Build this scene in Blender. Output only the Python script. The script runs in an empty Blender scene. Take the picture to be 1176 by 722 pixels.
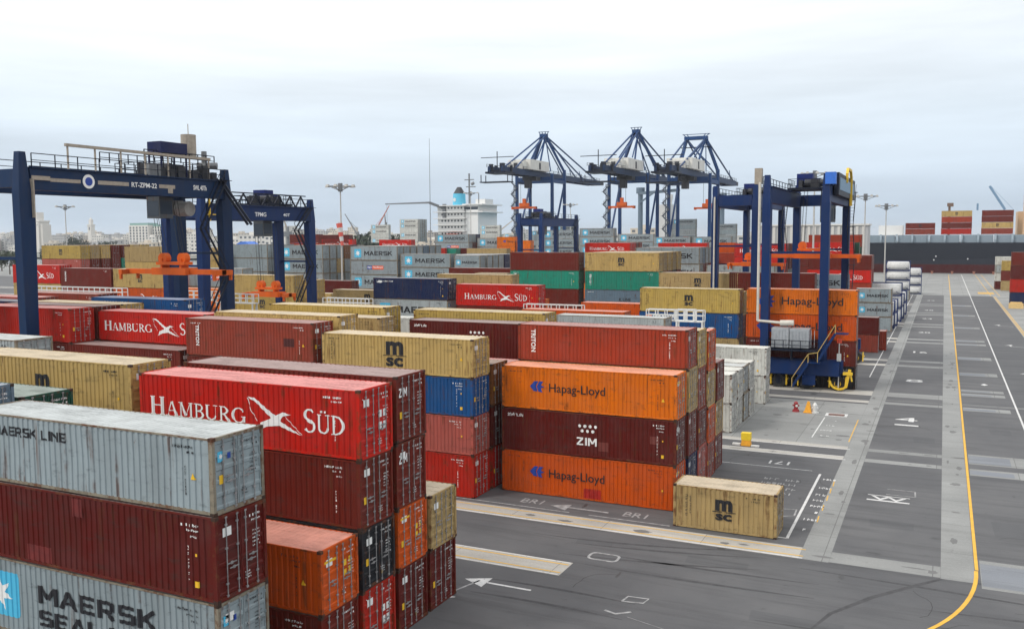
import bpy, bmesh, math, random
from mathutils import Vector, Matrix
random.seed(11)
R = math.radians
scene = bpy.context.scene
COL = scene.collection

# ------------------------------------------------------------------ camera
CAM_H = 17.419
yaw, pitch, roll = .445239, -.085974, -.005609
fw = Vector((-math.sin(yaw)*math.cos(pitch), math.cos(yaw)*math.cos(pitch), math.sin(pitch)))
rt = Vector((math.cos(yaw), math.sin(yaw), 0)); up = rt.cross(fw)
r2 = rt*math.cos(roll) + up*math.sin(roll); u2 = -rt*math.sin(roll) + up*math.cos(roll)
cam = bpy.data.cameras.new('camera'); cam.sensor_width = 36; cam.lens = 36*1038.408/1176
cam.clip_start = .3; cam.clip_end = 12000
camo = bpy.data.objects.new('camera', cam); COL.objects.link(camo)
M = Matrix((r2, u2, -fw)).transposed().to_4x4(); M.translation = (0, 0, CAM_H)
camo.matrix_world = M
scene.camera = camo

# ------------------------------------------------------------------ world: overcast sky
SUN_EL, SUN_AZ = R(48), R(222)     # azimuth clockwise from +Y: high, behind and to the left of the camera
w = bpy.data.worlds.new('World'); scene.world = w; w.use_nodes = True
nt = w.node_tree; nt.nodes.clear()
def N(t, **k):
    n = nt.nodes.new(t)
    for a, b in k.items(): setattr(n, a, b)
    return n
out = N('ShaderNodeOutputWorld'); bg = N('ShaderNodeBackground')
sky = N('ShaderNodeTexSky', sky_type='NISHITA'); sky.sun_disc = False
sky.sun_elevation = SUN_EL; sky.sun_rotation = SUN_AZ; sky.dust_density = 4; sky.air_density = 1.0
geo = N('ShaderNodeTexCoord'); sep = N('ShaderNodeSeparateXYZ')
nt.links.new(geo.outputs['Generated'], sep.inputs[0])
# cloud sheet colour by elevation, in Background strength 0.1 units
ramp = N('ShaderNodeValToRGB'); cr = ramp.color_ramp
cr.elements[0].position = 0.0; cr.elements[0].color = (.47, .575, .69, 1)
cr.elements[1].position = .55; cr.elements[1].color = (1.12, 1.13, 1.14, 1)
for p, c in ((.05, (.54, .63, .73)), (.12, (.68, .765, .845)), (.22, (.87, .92, .96)), (.32, (1.0, 1.01, 1.02))):
    e = cr.elements.new(p); e.color = (*c, 1)
nt.links.new(sep.outputs['Z'], ramp.inputs[0])
mp = N('ShaderNodeMapping'); mp.inputs['Scale'].default_value = (1.1, 1.1, 11)
nt.links.new(geo.outputs['Generated'], mp.inputs[0])
nz = N('ShaderNodeTexNoise'); nz.inputs['Scale'].default_value = 2.1; nz.inputs['Detail'].default_value = 7; nz.inputs['Roughness'].default_value = .52
nt.links.new(mp.outputs[0], nz.inputs[0])
mr = N('ShaderNodeMapRange'); mr.inputs['From Min'].default_value = .3; mr.inputs['From Max'].default_value = .7
mr.inputs['To Min'].default_value = .86; mr.inputs['To Max'].default_value = 1.08
nt.links.new(nz.outputs[0], mr.inputs[0])
mul = N('ShaderNodeVectorMath', operation='SCALE'); nt.links.new(ramp.outputs[0], mul.inputs[0]); nt.links.new(mr.outputs[0], mul.inputs['Scale'])
sc10 = N('ShaderNodeVectorMath', operation='SCALE'); sc10.inputs['Scale'].default_value = 10
nt.links.new(mul.outputs[0], sc10.inputs[0])
mix = N('ShaderNodeMix', data_type='RGBA'); mix.inputs[0].default_value = .93
nt.links.new(sky.outputs[0], mix.inputs[6]); nt.links.new(sc10.outputs[0], mix.inputs[7])
nt.links.new(mix.outputs[2], bg.inputs[0]); bg.inputs[1].default_value = .1
nt.links.new(bg.outputs[0], out.inputs[0])
sun = bpy.data.lights.new('sun', 'SUN'); sun.energy = 1.5; sun.angle = R(12); sun.color = (1, .95, .88)
suno = bpy.data.objects.new('sun', sun); COL.objects.link(suno)
sd = Vector((math.sin(SUN_AZ)*math.cos(SUN_EL), math.cos(SUN_AZ)*math.cos(SUN_EL), math.sin(SUN_EL)))
suno.rotation_euler = sd.to_track_quat('Z', 'Y').to_euler()
suno.location = (0, -20, 60)
scene.view_settings.view_transform = 'Standard'; scene.view_settings.look = 'None'
scene.view_settings.gamma = 1; scene.view_settings.use_curve_mapping = False
scene.view_settings.exposure = 0.34
scene.render.engine = 'CYCLES'
scene.cycles.max_bounces = 6; scene.cycles.diffuse_bounces = 3; scene.cycles.volume_bounces = 0
try: scene.cycles.use_denoising = True
except Exception: pass

# ------------------------------------------------------------------ materials
def lin(h):
    h = h.lstrip('#'); o = []
    for i in (0, 2, 4):
        c = int(h[i:i+2], 16)/255
        o.append(c/12.92 if c <= .04045 else ((c+.055)/1.055)**2.4)
    return tuple(o)
MATS = {}
def nodes(name):
    m = bpy.data.materials.new(name); m.use_nodes = True
    t = m.node_tree; b = t.nodes['Principled BSDF']
    return m, t, b
def mixc(t, a, b, fac, mode='MIX'):
    n = t.nodes.new('ShaderNodeMix'); n.data_type = 'RGBA'; n.blend_type = mode
    for i, v in ((0, fac), (6, a), (7, b)):
        if hasattr(v, 'links'): t.links.new(v, n.inputs[i])
        elif i == 0: n.inputs[0].default_value = v
        else: n.inputs[i].default_value = (*v, 1)
    return n.outputs[2]
def noise(t, scale, det=4, rough=.55, sv=(1, 1, 1), lo=0., hi=1., src='Object', off=True):
    tc = t.nodes.new('ShaderNodeTexCoord'); mpn = t.nodes.new('ShaderNodeMapping'); mpn.inputs['Scale'].default_value = sv
    t.links.new(tc.outputs[src], mpn.inputs[0])
    if off:
        oi = t.nodes.new('ShaderNodeObjectInfo'); sc = t.nodes.new('ShaderNodeMath'); sc.operation = 'MULTIPLY'; sc.inputs[1].default_value = 77
        t.links.new(oi.outputs['Random'], sc.inputs[0]); cb = t.nodes.new('ShaderNodeCombineXYZ')
        for i in range(3): t.links.new(sc.outputs[0], cb.inputs[i])
        t.links.new(cb.outputs[0], mpn.inputs['Location'])
    n = t.nodes.new('ShaderNodeTexNoise'); n.inputs['Scale'].default_value = scale; n.inputs['Detail'].default_value = det; n.inputs['Roughness'].default_value = rough
    t.links.new(mpn.outputs[0], n.inputs[0])
    r = t.nodes.new('ShaderNodeMapRange'); r.inputs['From Min'].default_value = lo; r.inputs['From Max'].default_value = hi
    t.links.new(n.outputs[0], r.inputs[0]); return r.outputs[0]
def mathm(t, op, a, b):
    n = t.nodes.new('ShaderNodeMath'); n.operation = op; t.links.new(a, n.inputs[0]); t.links.new(b, n.inputs[1]); return n.outputs[0]
def hval(t, col, amt=.16):
    oi = t.nodes.new('ShaderNodeObjectInfo'); mrn = t.nodes.new('ShaderNodeMapRange')
    mrn.inputs['To Min'].default_value = 1-amt; mrn.inputs['To Max'].default_value = 1+amt
    t.links.new(oi.outputs['Random'], mrn.inputs[0]); h = t.nodes.new('ShaderNodeHueSaturation')
    t.links.new(mrn.outputs[0], h.inputs['Value']); t.links.new(col, h.inputs['Color']); return h.outputs[0]
RUST = (.115, .042, .018)
def paint(key, hexc, wear=.5, rough=.55, fade=0., chalk=(.62, .60, .57)):
    k = (key, wear, fade)
    if k in MATS: return MATS[k]
    m, t, b = nodes('%s_paint' % key)
    c = Vector(lin(hexc))*(.9 if fade == 0 else 1); c = c*(1-fade) + Vector(chalk)*fade
    col = mixc(t, tuple(c), tuple(c*.68 + Vector((.015, .012, .01))), noise(t, 1.3, 5, .6, (1, 1, .16), .42, .78))
    col = mixc(t, col, tuple(c*.86 + (Vector((.016, .016, .016)) if wear > .2 else Vector((.002, .004, .006)))), noise(t, .7, 4, .6, (1, 1, 1), .45, .72))
    if wear > 0:
        col = mixc(t, col, RUST, noise(t, 6.5, 8, .68, (1, 1, .42), .70-.10*wear, .76-.08*wear))
        if wear > .35:
            run = noise(t, 4.5, 3, .5, (1, 1, .05), .57, .67)
            col = mixc(t, col, tuple(Vector(RUST)*.55+c*.3), mathm(t, 'MULTIPLY', run, noise(t, 1.1, 4, .6, (1, 1, 1), .44, .58)))
            col = mixc(t, col, tuple(c*.55+Vector((.02, .018, .015))), noise(t, 1.9, 6, .7, (.6, 1, 1.6), .56, .68))
        if wear > .7:
            col = mixc(t, col, RUST, noise(t, 2.2, 9, .72, (1, 1, 1), .50, .66))
    if fade > 0:
        col = mixc(t, col, tuple(c*.62), noise(t, .9, 7, .7, (.5, 2.2, 1), .48, .66))
    col = hval(t, col, .09)
    t.links.new(col, b.inputs['Base Color']); b.inputs['Roughness'].default_value = rough
    b.inputs['Specular IOR Level'].default_value = .2
    MATS[k] = m; return m
def plain(key, c, rough=.6, metal=0, var=.12, emit=None):
    if key in MATS: return MATS[key]
    m, t, b = nodes(key)
    if isinstance(c, str): c = lin(c)
    c = Vector(c)
    col = mixc(t, tuple(c), tuple(c*(1-2*var)), noise(t, 3, 5, .6, (1, 1, 1), .35, .75))
    t.links.new(col, b.inputs['Base Color']); b.inputs['Roughness'].default_value = rough; b.inputs['Metallic'].default_value = metal
    MATS[key] = m; return m
C_ = dict(hsred='#c61c0e', red='#b4200f', maroon='#5c140d', burgundy='#6c2014', brick='#9c3820', rustred='#8f3c2c', orange='#e4720a', deeporange='#cc5208',
          beige='#c2a465', sand='#b49a68', yellowbeige='#b89c52', grey='#95a1a5', silver='#98a2a6', palegrey='#a4abac', rose='#b25a50', blue='#12508a', navy='#14264f', teal='#1f8c74',
          black='#202228', green='#1d5142', white='#cfcfc8', greyblue='#6b8090', brown='#80512c')
def cm(c): return (paint(c, C_[c], .45), paint(c, C_[c], .3, .75, {'hsred': .42, 'red': .42, 'white': .1, 'beige': .5, 'sand': .45, 'yellowbeige': .45, 'orange': .38, 'deeporange': .38}.get(c, .40)), paint(c, C_[c], .95) if c not in ('grey', 'silver', 'palegrey') else paint(c+'_rail', '#8a8272', 1.15))
GALV = plain('galvanised_bar', (.36, .35, .35), .5, .3, .3)
GASKET = plain('door_gasket', (.02, .02, .022), .8)
CASTING = paint('casting', '#3a2c26', .95)
WHITE = plain('white_lettering', (.80, .80, .78), .6, 0, .06)
BLACK = plain('black_lettering', (.012, .012, .016), .6, 0, .0)
LBLUE = plain('light_blue_lettering', (.07, .45, .68), .6, 0, .05)
DBLUE = plain('dark_blue_lettering', (.012, .05, .30), .6, 0, .05)
ORED = plain('orange_red_lettering', (.75, .10, .03), .6, 0, .05)
YEL = plain('yellow_lettering', (.80, .48, .02), .6, 0, .05)
CBLUE = paint('crane_blue', '#0a2b50', .12, .5); CBLUE2 = paint('crane_mid_blue', '#092c5e', .12, .5)
CDARK = paint('crane_dark_blue', '#06142a', .3, .5)
CORANGE = paint('spreader_orange', '#e2641a', .3)
CWHITE = paint('machine_house_white', '#dedcd5', .3)
STEEL = plain('grey_steel', (.20, .21, .22), .5, .2, .2)
DARK = plain('dark_machinery', (.035, .037, .045), .6, .1, .3)
TAN = plain('tan_steel', (.36, .31, .25), .6, 0, .15)
YELP = plain('yellow_steel', (.78, .50, .03), .5, 0, .1)
RUB = plain('tyre_rubber', (.02, .02, .02), .8)
WP = plain('white_steel', (.66, .66, .64), .5, 0, .12)
GLASS = plain('dark_glass', (.03, .04, .055), .1, 0, 0)

# ------------------------------------------------------------------ mesh helpers
class MB:
    def __init__(s): s.bm = bmesh.new(); s.mi = 0
    def quad(s, a, b, c, d):
        f = s.bm.faces.new([s.bm.verts.new(p) for p in (a, b, c, d)]); f.material_index = s.mi; return f
    def poly(s, pts):
        f = s.bm.faces.new([s.bm.verts.new(p) for p in pts]); f.material_index = s.mi; return f
    def box(s, x0, x1, y0, y1, z0, z1):
        return s.hexa([(x0, y0, z0), (x1, y0, z0), (x1, y1, z0), (x0, y1, z0)], [(x0, y0, z1), (x1, y0, z1), (x1, y1, z1), (x0, y1, z1)])
    def hexa(s, a, b):
        v = [s.bm.verts.new(p) for p in list(a)+list(b)]; n = len(a)
        fs = [s.bm.faces.new(v[:n][::-1]), s.bm.faces.new(v[n:])]
        for i in range(n):
            j = (i+1) % n; fs.append(s.bm.faces.new((v[i], v[j], v[n+j], v[n+i])))
        for f in fs: f.material_index = s.mi
        return s
    def beam(s, p, q, wd, ht=None, w2=None, h2=None):
        p, q = Vector(p), Vector(q); ht = ht or wd; w2 = w2 or wd; h2 = h2 or ht
        d = (q-p).normalized(); a = Vector((0, 0, 1))
        if abs(d.z) > .95: a = Vector((0, 1, 0))
        sx = d.cross(a).normalized(); sy = sx.cross(d).normalized()
        f = lambda o, W, H: [o+sx*W/2*i+sy*H/2*j for i, j in ((-1, -1), (1, -1), (1, 1), (-1, 1))]
        return s.hexa(f(p, wd, ht), f(q, w2, h2))
    def cyl(s, p, q, r, n=8, r2=None):
        p, q = Vector(p), Vector(q); r2 = r if r2 is None else r2
        d = (q-p).normalized(); a = Vector((0, 0, 1)) if abs(d.z) < .95 else Vector((1, 0, 0))
        sx = d.cross(a).normalized(); sy = sx.cross(d).normalized()
        A = [p+(sx*math.cos(t)+sy*math.sin(t))*r for t in [2*math.pi*i/n for i in range(n)]]
        B = [q+(sx*math.cos(t)+sy*math.sin(t))*r2 for t in [2*math.pi*i/n for i in range(n)]]
        return s.hexa(A, B)
    def rail(s, pts, h=1.1, r=.025, posts=2.0, mid=True):
        for a, b in zip(pts, pts[1:]):
            a, b = Vector(a), Vector(b); L = (b-a).length; n = max(1, round(L/posts)); z = Vector((0, 0, 1))
            s.beam(a+z*h, b+z*h, r*2)
            if mid: s.beam(a+z*h*.5, b+z*h*.5, r*1.6)
            for i in range(n+1):
                p = a.lerp(b, i/n); s.beam(p, p+z*h, r*2)
        return s
    def mesh(s, name):
        bmesh.ops.recalc_face_normals(s.bm, faces=s.bm.faces[:])
        me = bpy.data.meshes.new(name); s.bm.to_mesh(me); s.bm.free(); return me
    def obj(s, name, mats, parent=None, **k): return mkobj(name, s.mesh(name), mats, parent, **k)
def mkobj(name, me, mats, parent=None, loc=None, label=None, cat=None, group=None, kind=None):
    o = bpy.data.objects.new(name, me); COL.objects.link(o)
    if mats is not None and me is not None:
        mats = mats if isinstance(mats, (list, tuple)) else [mats]
        while len(me.materials) < len(mats): me.materials.append(None)
        for i, m in enumerate(mats):
            if me.materials[i] is None: me.materials[i] = m
            elif me.materials[i] != m: o.material_slots[i].link = 'OBJECT'; o.material_slots[i].material = m
    if parent: o.parent = parent
    if loc: o.location = loc
    tag(o, label, cat, group, kind); return o
def tag(o, label=None, cat=None, group=None, kind=None):
    for k, v in (('label', label), ('category', cat), ('group', group), ('kind', kind)):
        if v: o[k] = v
    return o
def root(name, loc, label, cat, group=None, rz=0):
    o = bpy.data.objects.new(name, None); COL.objects.link(o); o.location = loc; o.rotation_euler = (0, 0, rz)
    return tag(o, label, cat, group)

# ------------------------------------------------------------------ container geometry
W = 2.438; L40, L20 = 12.192, 6.058; ST, HC = 2.591, 2.896
PIT = .278
def prof_breaks(L):
    x = -L/2+.19; xs = [(x, 0.)]; e = L/2-.19
    while x+PIT <= e+.01:
        xs += [(x+.070, 0.), (x+.104, .036), (x+.176, .036), (x+.210, 0.)]
        x += PIT
    xs.append((e, 0.)); return xs
def prof(xs, x):
    for (a, u), (b, v) in zip(xs, xs[1:]):
        if a <= x <= b: return u if b-a < 1e-6 else u+(v-u)*(x-a)/(b-a)
    return 0.
OUT = W/2-.014
def walls_mb(mb, L, H, dent=None):
    xs = prof_breaks(L); z0, z1 = .15, H-.07
    if dent is not None:
        rr = random.Random(dent); hits = [(rr.uniform(-L/2, L/2), rr.uniform(.4, H-.4), rr.uniform(.25, .9), rr.uniform(.006, .022)) for _ in range(14)]
        zr = [z0+(z1-z0)*i/8 for i in range(9)]
        for sgn in (-1, 1):
            rows_ = []
            for z in zr:
                e = min(1, 4*min(z-z0, z1-z)/(z1-z0))
                rows_.append([mb.bm.verts.new((x, sgn*(OUT-u-e*(.004+.004*math.sin(x*1.3+dent)+sum(a*math.exp(-((x-hx)**2+(z-hz_)**2)/(r*r)) for hx, hz_, r, a in hits))), z)) for x, u in xs])
            for A_, B_ in zip(rows_, rows_[1:]):
                for i in range(len(xs)-1):
                    f = mb.bm.faces.new((A_[i], A_[i+1], B_[i+1], B_[i])); f.material_index = mb.mi
    for sgn in ((-1, 1) if dent is None else ()):
        vb = [mb.bm.verts.new((x, sgn*(OUT-u), z0)) for x, u in xs]; vt = [mb.bm.verts.new((x, sgn*(OUT-u), z1)) for x, u in xs]
        for i in range(len(xs)-1):
            f = mb.bm.faces.new((vb[i], vb[i+1], vt[i+1], vt[i])); f.material_index = mb.mi
    ys = [(-W/2+.14, 0)]; y = ys[0][0]
    while y+PIT < W/2-.1: ys += [(y+.07, 0), (y+.104, .045), (y+.176, .045), (y+.21, 0)]; y += PIT
    ys.append((W/2-.14, 0))
    vb = [mb.bm.verts.new((-L/2+.02+u, y, z0)) for y, u in ys]; vt = [mb.bm.verts.new((-L/2+.02+u, y, z1)) for y, u in ys]
    for i in range(len(ys)-1):
        f = mb.bm.faces.new((vb[i], vb[i+1], vt[i+1], vt[i])); f.material_index = mb.mi
def roof_mb(mb, L, H):
    xs = prof_breaks(L); z = H-.026
    a = [mb.bm.verts.new((x, -W/2+.055, z-u*.5)) for x, u in xs]; b = [mb.bm.verts.new((x, W/2-.055, z-u*.5)) for x, u in xs]
    for i in range(len(xs)-1):
        f = mb.bm.faces.new((a[i], a[i+1], b[i+1], b[i])); f.material_index = mb.mi
    for x0, x1 in ((-L/2+.01, xs[0][0]-.001), (xs[-1][0]+.001, L/2-.01)):
        mb.quad((x0, -W/2+.055, z), (x1, -W/2+.055, z), (x1, W/2-.055, z), (x0, W/2-.055, z))
def frame_mb(mb, L, H, castmi=None):
    h = W/2
    for sy in (-1, 1):
        mb.box(-L/2+.17, L/2-.17, sy*h+.008 if sy < 0 else h-.06, -h+.06 if sy < 0 else h-.008, .045, .15)
        mb.box(-L/2+.17, L/2-.17, sy*h+.008 if sy < 0 else h-.06, -h+.06 if sy < 0 else h-.008, H-.085, H-.022)
        for sx in (-1, 1):
            x0, x1 = sorted((sx*L/2, sx*(L/2-.17))); y0, y1 = sorted((sy*h, sy*(h-.13)))
            mb.box(x0+.004, x1-.004, y0+.004, y1-.004, .118, H-.118)
    for sx in (-1, 1):
        x0, x1 = sorted((sx*(L/2-.004), sx*(L/2-.10)))
        mb.box(x0, x1, -h+.13, h-.13, .018, .16); mb.box(x0, x1, -h+.13, h-.13, H-.12, H-.006)
    mb.quad((-L/2+.1, -h+.06, .1), (-L/2+.1, h-.06, .1), (L/2-.1, h-.06, .1), (L/2-.1, -h+.06, .1))
    mb.quad((L/2-.11, -h+.13, .16), (L/2-.11, h-.13, .16), (L/2-.11, h-.13, H-.12), (L/2-.11, -h+.13, H-.12))
    if castmi is not None: mb.mi = castmi
    for sy in (-1, 1):
        for sx in (-1, 1):
            for z0, z1 in ((0, .118), (H-.118, H)):
                x0, x1 = sorted((sx*(L/2+.003), sx*(L/2-.178))); y0, y1 = sorted((sy*(h+.003), sy*(h-.162)))
                mb.box(x0, x1, y0, y1, z0, z1)
def leaf_mb(mb, H, sgn, x=0):
    # one door leaf, outer plane x=0, spans y 0.012..1.085 to the side sgn
    z0, z1 = .17, H-.13; y0, y1 = .012, 1.083; d = .028
    zz = [(z0, 0)]; n = 5; ph = (z1-z0-.1)/n
    for i in range(n):
        a = z0+.05+i*ph; zz += [(a+.05, 0), (a+.09, -d), (a+ph-.09, -d), (a+ph-.05, 0)]
    zz.append((z1, 0)); ya, yb = y0+.05, y1-.05
    A = [mb.bm.verts.new((x+u, sgn*ya, z)) for z, u in zz]; B = [mb.bm.verts.new((x+u, sgn*yb, z)) for z, u in zz]
    for i in range(len(zz)-1):
        f = mb.bm.faces.new((A[i], B[i], B[i+1], A[i+1])); f.material_index = mb.mi
    for a, b in ((y0, ya), (yb, y1)):
        p, q = sorted((sgn*a, sgn*b)); mb.box(x-.05, x+.002, p, q, z0, z1)
    p, q = sorted((sgn*y0, sgn*y1)); mb.box(x-.055, x-.035, p, q, z0, z1)
    for k in range(4):
        z = z0+.2+k*(z1-z0-.4)/3; p, q = sorted((sgn*(y1-.02), sgn*(y1+.045))); mb.box(x-.01, x+.03, p, q, z-.05, z+.05)
def bars_mb(mb, H, sgn, which, x=0):
    y = sgn*(.20, .72)[which]
    mb.cyl((x+.04, y, .09), (x+.04, y, H-.07), .019, 6)
    for z in (.14, .55, 1.75, H-.35, H-.1): mb.box(x+.004, x+.055, y-.05, y+.05, z-.03, z+.03)
    z = 1.22 if which else 1.05; p, q = sorted((y, y+sgn*.42*(1 if which == 0 else -1)))
    mb.box(x+.05, x+.075, p, q, z-.018, z+.018)
    mb.box(x+.03, x+.06, (p+q)/2-.05, (p+q)/2+.05, z-.06, z+.04)
CACHE = {}
def cached(key, fn):
    if key not in CACHE: CACHE[key] = fn()
    return CACHE[key]
def m_of(fn, name, *a, **k):
    mb = MB(); fn(mb, *a, **k); return mb.mesh(name)
def far_body(L, H):
    def f(mb):
        mb.mi = 0; walls_mb(mb, L, H); mb.mi = 1; roof_mb(mb, L, H); mb.mi = 2; frame_mb(mb, L, H)
    return cached(('far', L, H), lambda: m_of(f, 'container'))
def far_doors(H):
    def f(mb):
        for s in (-1, 1):
            mb.mi = 0; leaf_mb(mb, H, s); mb.mi = 1
            for wch in (0, 1): bars_mb(mb, H, s, wch)
    return cached(('fd', H), lambda: m_of(f, 'door_end'))

# ------------------------------------------------------------------ lettering
def text2d(s, h=1., bold=0., shear=0):
    cu = bpy.data.curves.new('t', 'FONT'); cu.body = s; cu.size = 1; cu.offset = bold; cu.shear = shear
    cu.resolution_u = 3; cu.fill_mode = 'FRONT'
    o = bpy.data.objects.new('t', cu); COL.objects.link(o)
    dg = bpy.context.evaluated_depsgraph_get(); me = bpy.data.meshes.new_from_object(o.evaluated_get(dg))
    polys = [[(me.vertices[i].co.x, me.vertices[i].co.y) for i in p.vertices] for p in me.polygons]
    bpy.data.objects.remove(o); bpy.data.curves.remove(cu); bpy.data.meshes.remove(me)
    return polys
def fit(polys, x0, x1, y0, y1, rot=False):
    if rot: polys = [[(y, -x) for x, y in p] for p in polys]      # reads top to bottom
    xs = [x for p in polys for x, y in p]; ys = [y for p in polys for x, y in p]
    a, b, c, d = min(xs), max(xs), min(ys), max(ys)
    return [[(x0+(x-a)/(b-a)*(x1-x0), y0+(y-c)/(d-c)*(y1-y0)) for x, y in p] for p in polys]
def ribbon(pts, ws):
    L_, R_ = [], []
    for i, (x, y) in enumerate(pts):
        a = pts[max(0, i-1)]; b = pts[min(len(pts)-1, i+1)]; dx, dy = b[0]-a[0], b[1]-a[1]; l = math.hypot(dx, dy) or 1
        nx, ny = -dy/l*ws[i]/2, dx/l*ws[i]/2; L_.append((x+nx, y+ny)); R_.append((x-nx, y-ny))
    return [[L_[i], L_[i+1], R_[i+1], R_[i]] for i in range(len(pts)-1)]
def arc(cx, cy, rx, ry, a0, a1, w0, w1, n=12):
    # width thick at the sides, thin at top and bottom
    P, Ws = [], []
    for i in range(n+1):
        a = R(a0+(a1-a0)*i/n); P.append((cx+rx*math.cos(a), cy+ry*math.sin(a))); Ws.append(w0+(w1-w0)*abs(math.cos(a)))
    return ribbon(P, Ws)
def seg(x0, y0, x1, y1, wd): return ribbon([(x0, y0), (x1, y1)], [wd, wd])
def serif(x, y, wd=.3): return seg(x-wd/2, y, x+wd/2, y, .05)
def stem(x, wd=.15, y0=0., y1=1.): return seg(x, y0+.026, x, y1-.026, wd)+serif(x, y0+.025)+serif(x, y1-.025)
def glyph(c):
    if c == 'H': return stem(.16)+stem(.72)+seg(.235, .52, .645, .52, .06), .9
    if c == 'A': return seg(.12, .05, .41, .98, .06)+seg(.42, .98, .74, .05, .16)+seg(.23, .36, .60, .36, .05)+serif(.12, .025)+serif(.74, .025, .32), .88
    if c == 'M': return stem(.14, .06)+seg(.17, .98, .50, .1, .15)+seg(.52, .1, .84, .98, .05)+stem(.88, .15), 1.05
    if c == 'B': return stem(.16)+arc(.22, .74, .36, .23, 90, -90, .05, .14)+arc(.22, .26, .42, .25, 90, -90, .05, .15), .72
    if c in 'UÜ':
        g = stem(.16, .15, .28)[0:1]+serif(.16, .975)+seg(.74, .3, .74, .95, .06)+serif(.74, .975)+arc(.45, .31, .29, .28, 180, 360, .07, .13)
        if c == 'Ü': g += seg(.26, 1.14, .37, 1.14, .11)+seg(.53, 1.14, .64, 1.14, .11)
        return g, .92
    if c == 'R': return stem(.16)+arc(.22, .73, .38, .24, 90, -90, .05, .14)+seg(.34, .5, .72, .03, .15)+serif(.76, .025, .2), .82
    if c == 'G': return arc(.50, .5, .42, .47, 52, 325, .06, .15, 16)+seg(.84, .06, .84, .42, .14)+serif(.82, .42, .3)+seg(.78, .86, .78, .72, .05), 1.0
    if c == 'S': return arc(.36, .73, .24, .23, 30, 235, .06, .12)+seg(.22, .54, .52, .42, .15)+arc(.36, .26, .27, .24, 55, -150, .06, .13), .70
    if c == 'D': return stem(.16)+arc(.20, .5, .60, .47, 90, -90, .05, .16, 16), .98
    return [], .5
def serif_text(s, big=()):
    P = []; x = 0
    for i, c in enumerate(s):
        g, a = glyph(c); k = 1.25 if i in big else 1.
        P += [[(x+px*k, py*k) for px, py in p] for p in g]; x += (a+.06)*k
    return P
def star(cx, cy, r, n=7, inner=.42):
    P = []
    for i in range(2*n):
        a = math.pi/2+math.pi*i/n; rr = r if i % 2 == 0 else r*inner; P.append((cx+rr*math.cos(a), cy+rr*math.sin(a)))
    return [[(cx, cy), P[i], P[(i+1) % (2*n)]] for i in range(2*n)]
def rrect(x0, x1, y0, y1, r=.08, n=4):
    P = []
    for cx, cy, a0 in ((x1-r, y1-r, 0), (x0+r, y1-r, 90), (x0+r, y0+r, 180), (x1-r, y0+r, 270)):
        for i in range(n+1): a = R(a0+90*i/n); P.append((cx+r*math.cos(a), cy+r*math.sin(a)))
    return [P]
def rect(x0, x1, y0, y1): return [[(x0, y0), (x1, y0), (x1, y1), (x0, y1)]]
def disc(cx, cy, r, n=10): return [[(cx+r*math.cos(2*math.pi*i/n), cy+r*math.sin(2*math.pi*i/n)) for i in range(n)]]
def ticks(x0, x1, z, h=.09, seed=0, n=9):
    rr = random.Random(seed); out_ = []; st = (x1-x0)/n
    for i in range(n):
        if rr.random() < .82:
            a = x0+i*st+.08*st; b = x0+(i+.82)*st
            out_ += rect(a, a+.24*st, z, z+h)
            if rr.random() < .8: out_ += rect(a+.25*st, b, z+h*rr.choice((0, .38, .74)), z+h*rr.choice((0, .38, .74))+h*.26)
            if rr.random() < .5: out_ += rect(b-.2*st, b, z+h*.27, z+h*.73)
    return out_
def vticks(x, z0, z1, wd=.09, seed=0):
    P = ticks(0, z1-z0, 0, wd, seed, max(3, int((z1-z0)/.11)))
    return [[(x+q, z1-p) for p, q in pl] for pl in P]
BIRD = [[(0, .98), (.14, .96), (.34, .70), (.52, .50), (.44, .42), (.30, .62), (.16, .84), (.03, .94)],
        [(.18, .02), (.24, .26), (.40, .38), (.60, .36), (.80, .18), (1.0, .0), (.78, .10), (.58, .22), (.36, .16)],
        [(.44, .42), (.52, .50), (.66, .62), (.80, .56), (.66, .50), (.60, .36), (.40, .38)]]
BIRDL = ribbon([(0, .95), (.06, .6), (.18, .3)], [.012]*3)+ribbon([(.70, .50), (.86, .24), (1., .02)], [.012]*3)
def hs_logo(x0, x1, y0, h):
    wd = x1-x0
    return (fit(serif_text('HAMBURG', (0,)), x0, x0+wd*.52, y0, y0+h*1.05)
            + fit(BIRD+BIRDL, x0+wd*.53, x0+wd*.80, y0-h*.32, y0+h*1.5)
            + fit(serif_text('SÜD', (0,)), x0+wd*.81, x1, y0-.1*h, y0+h*1.15))
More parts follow.
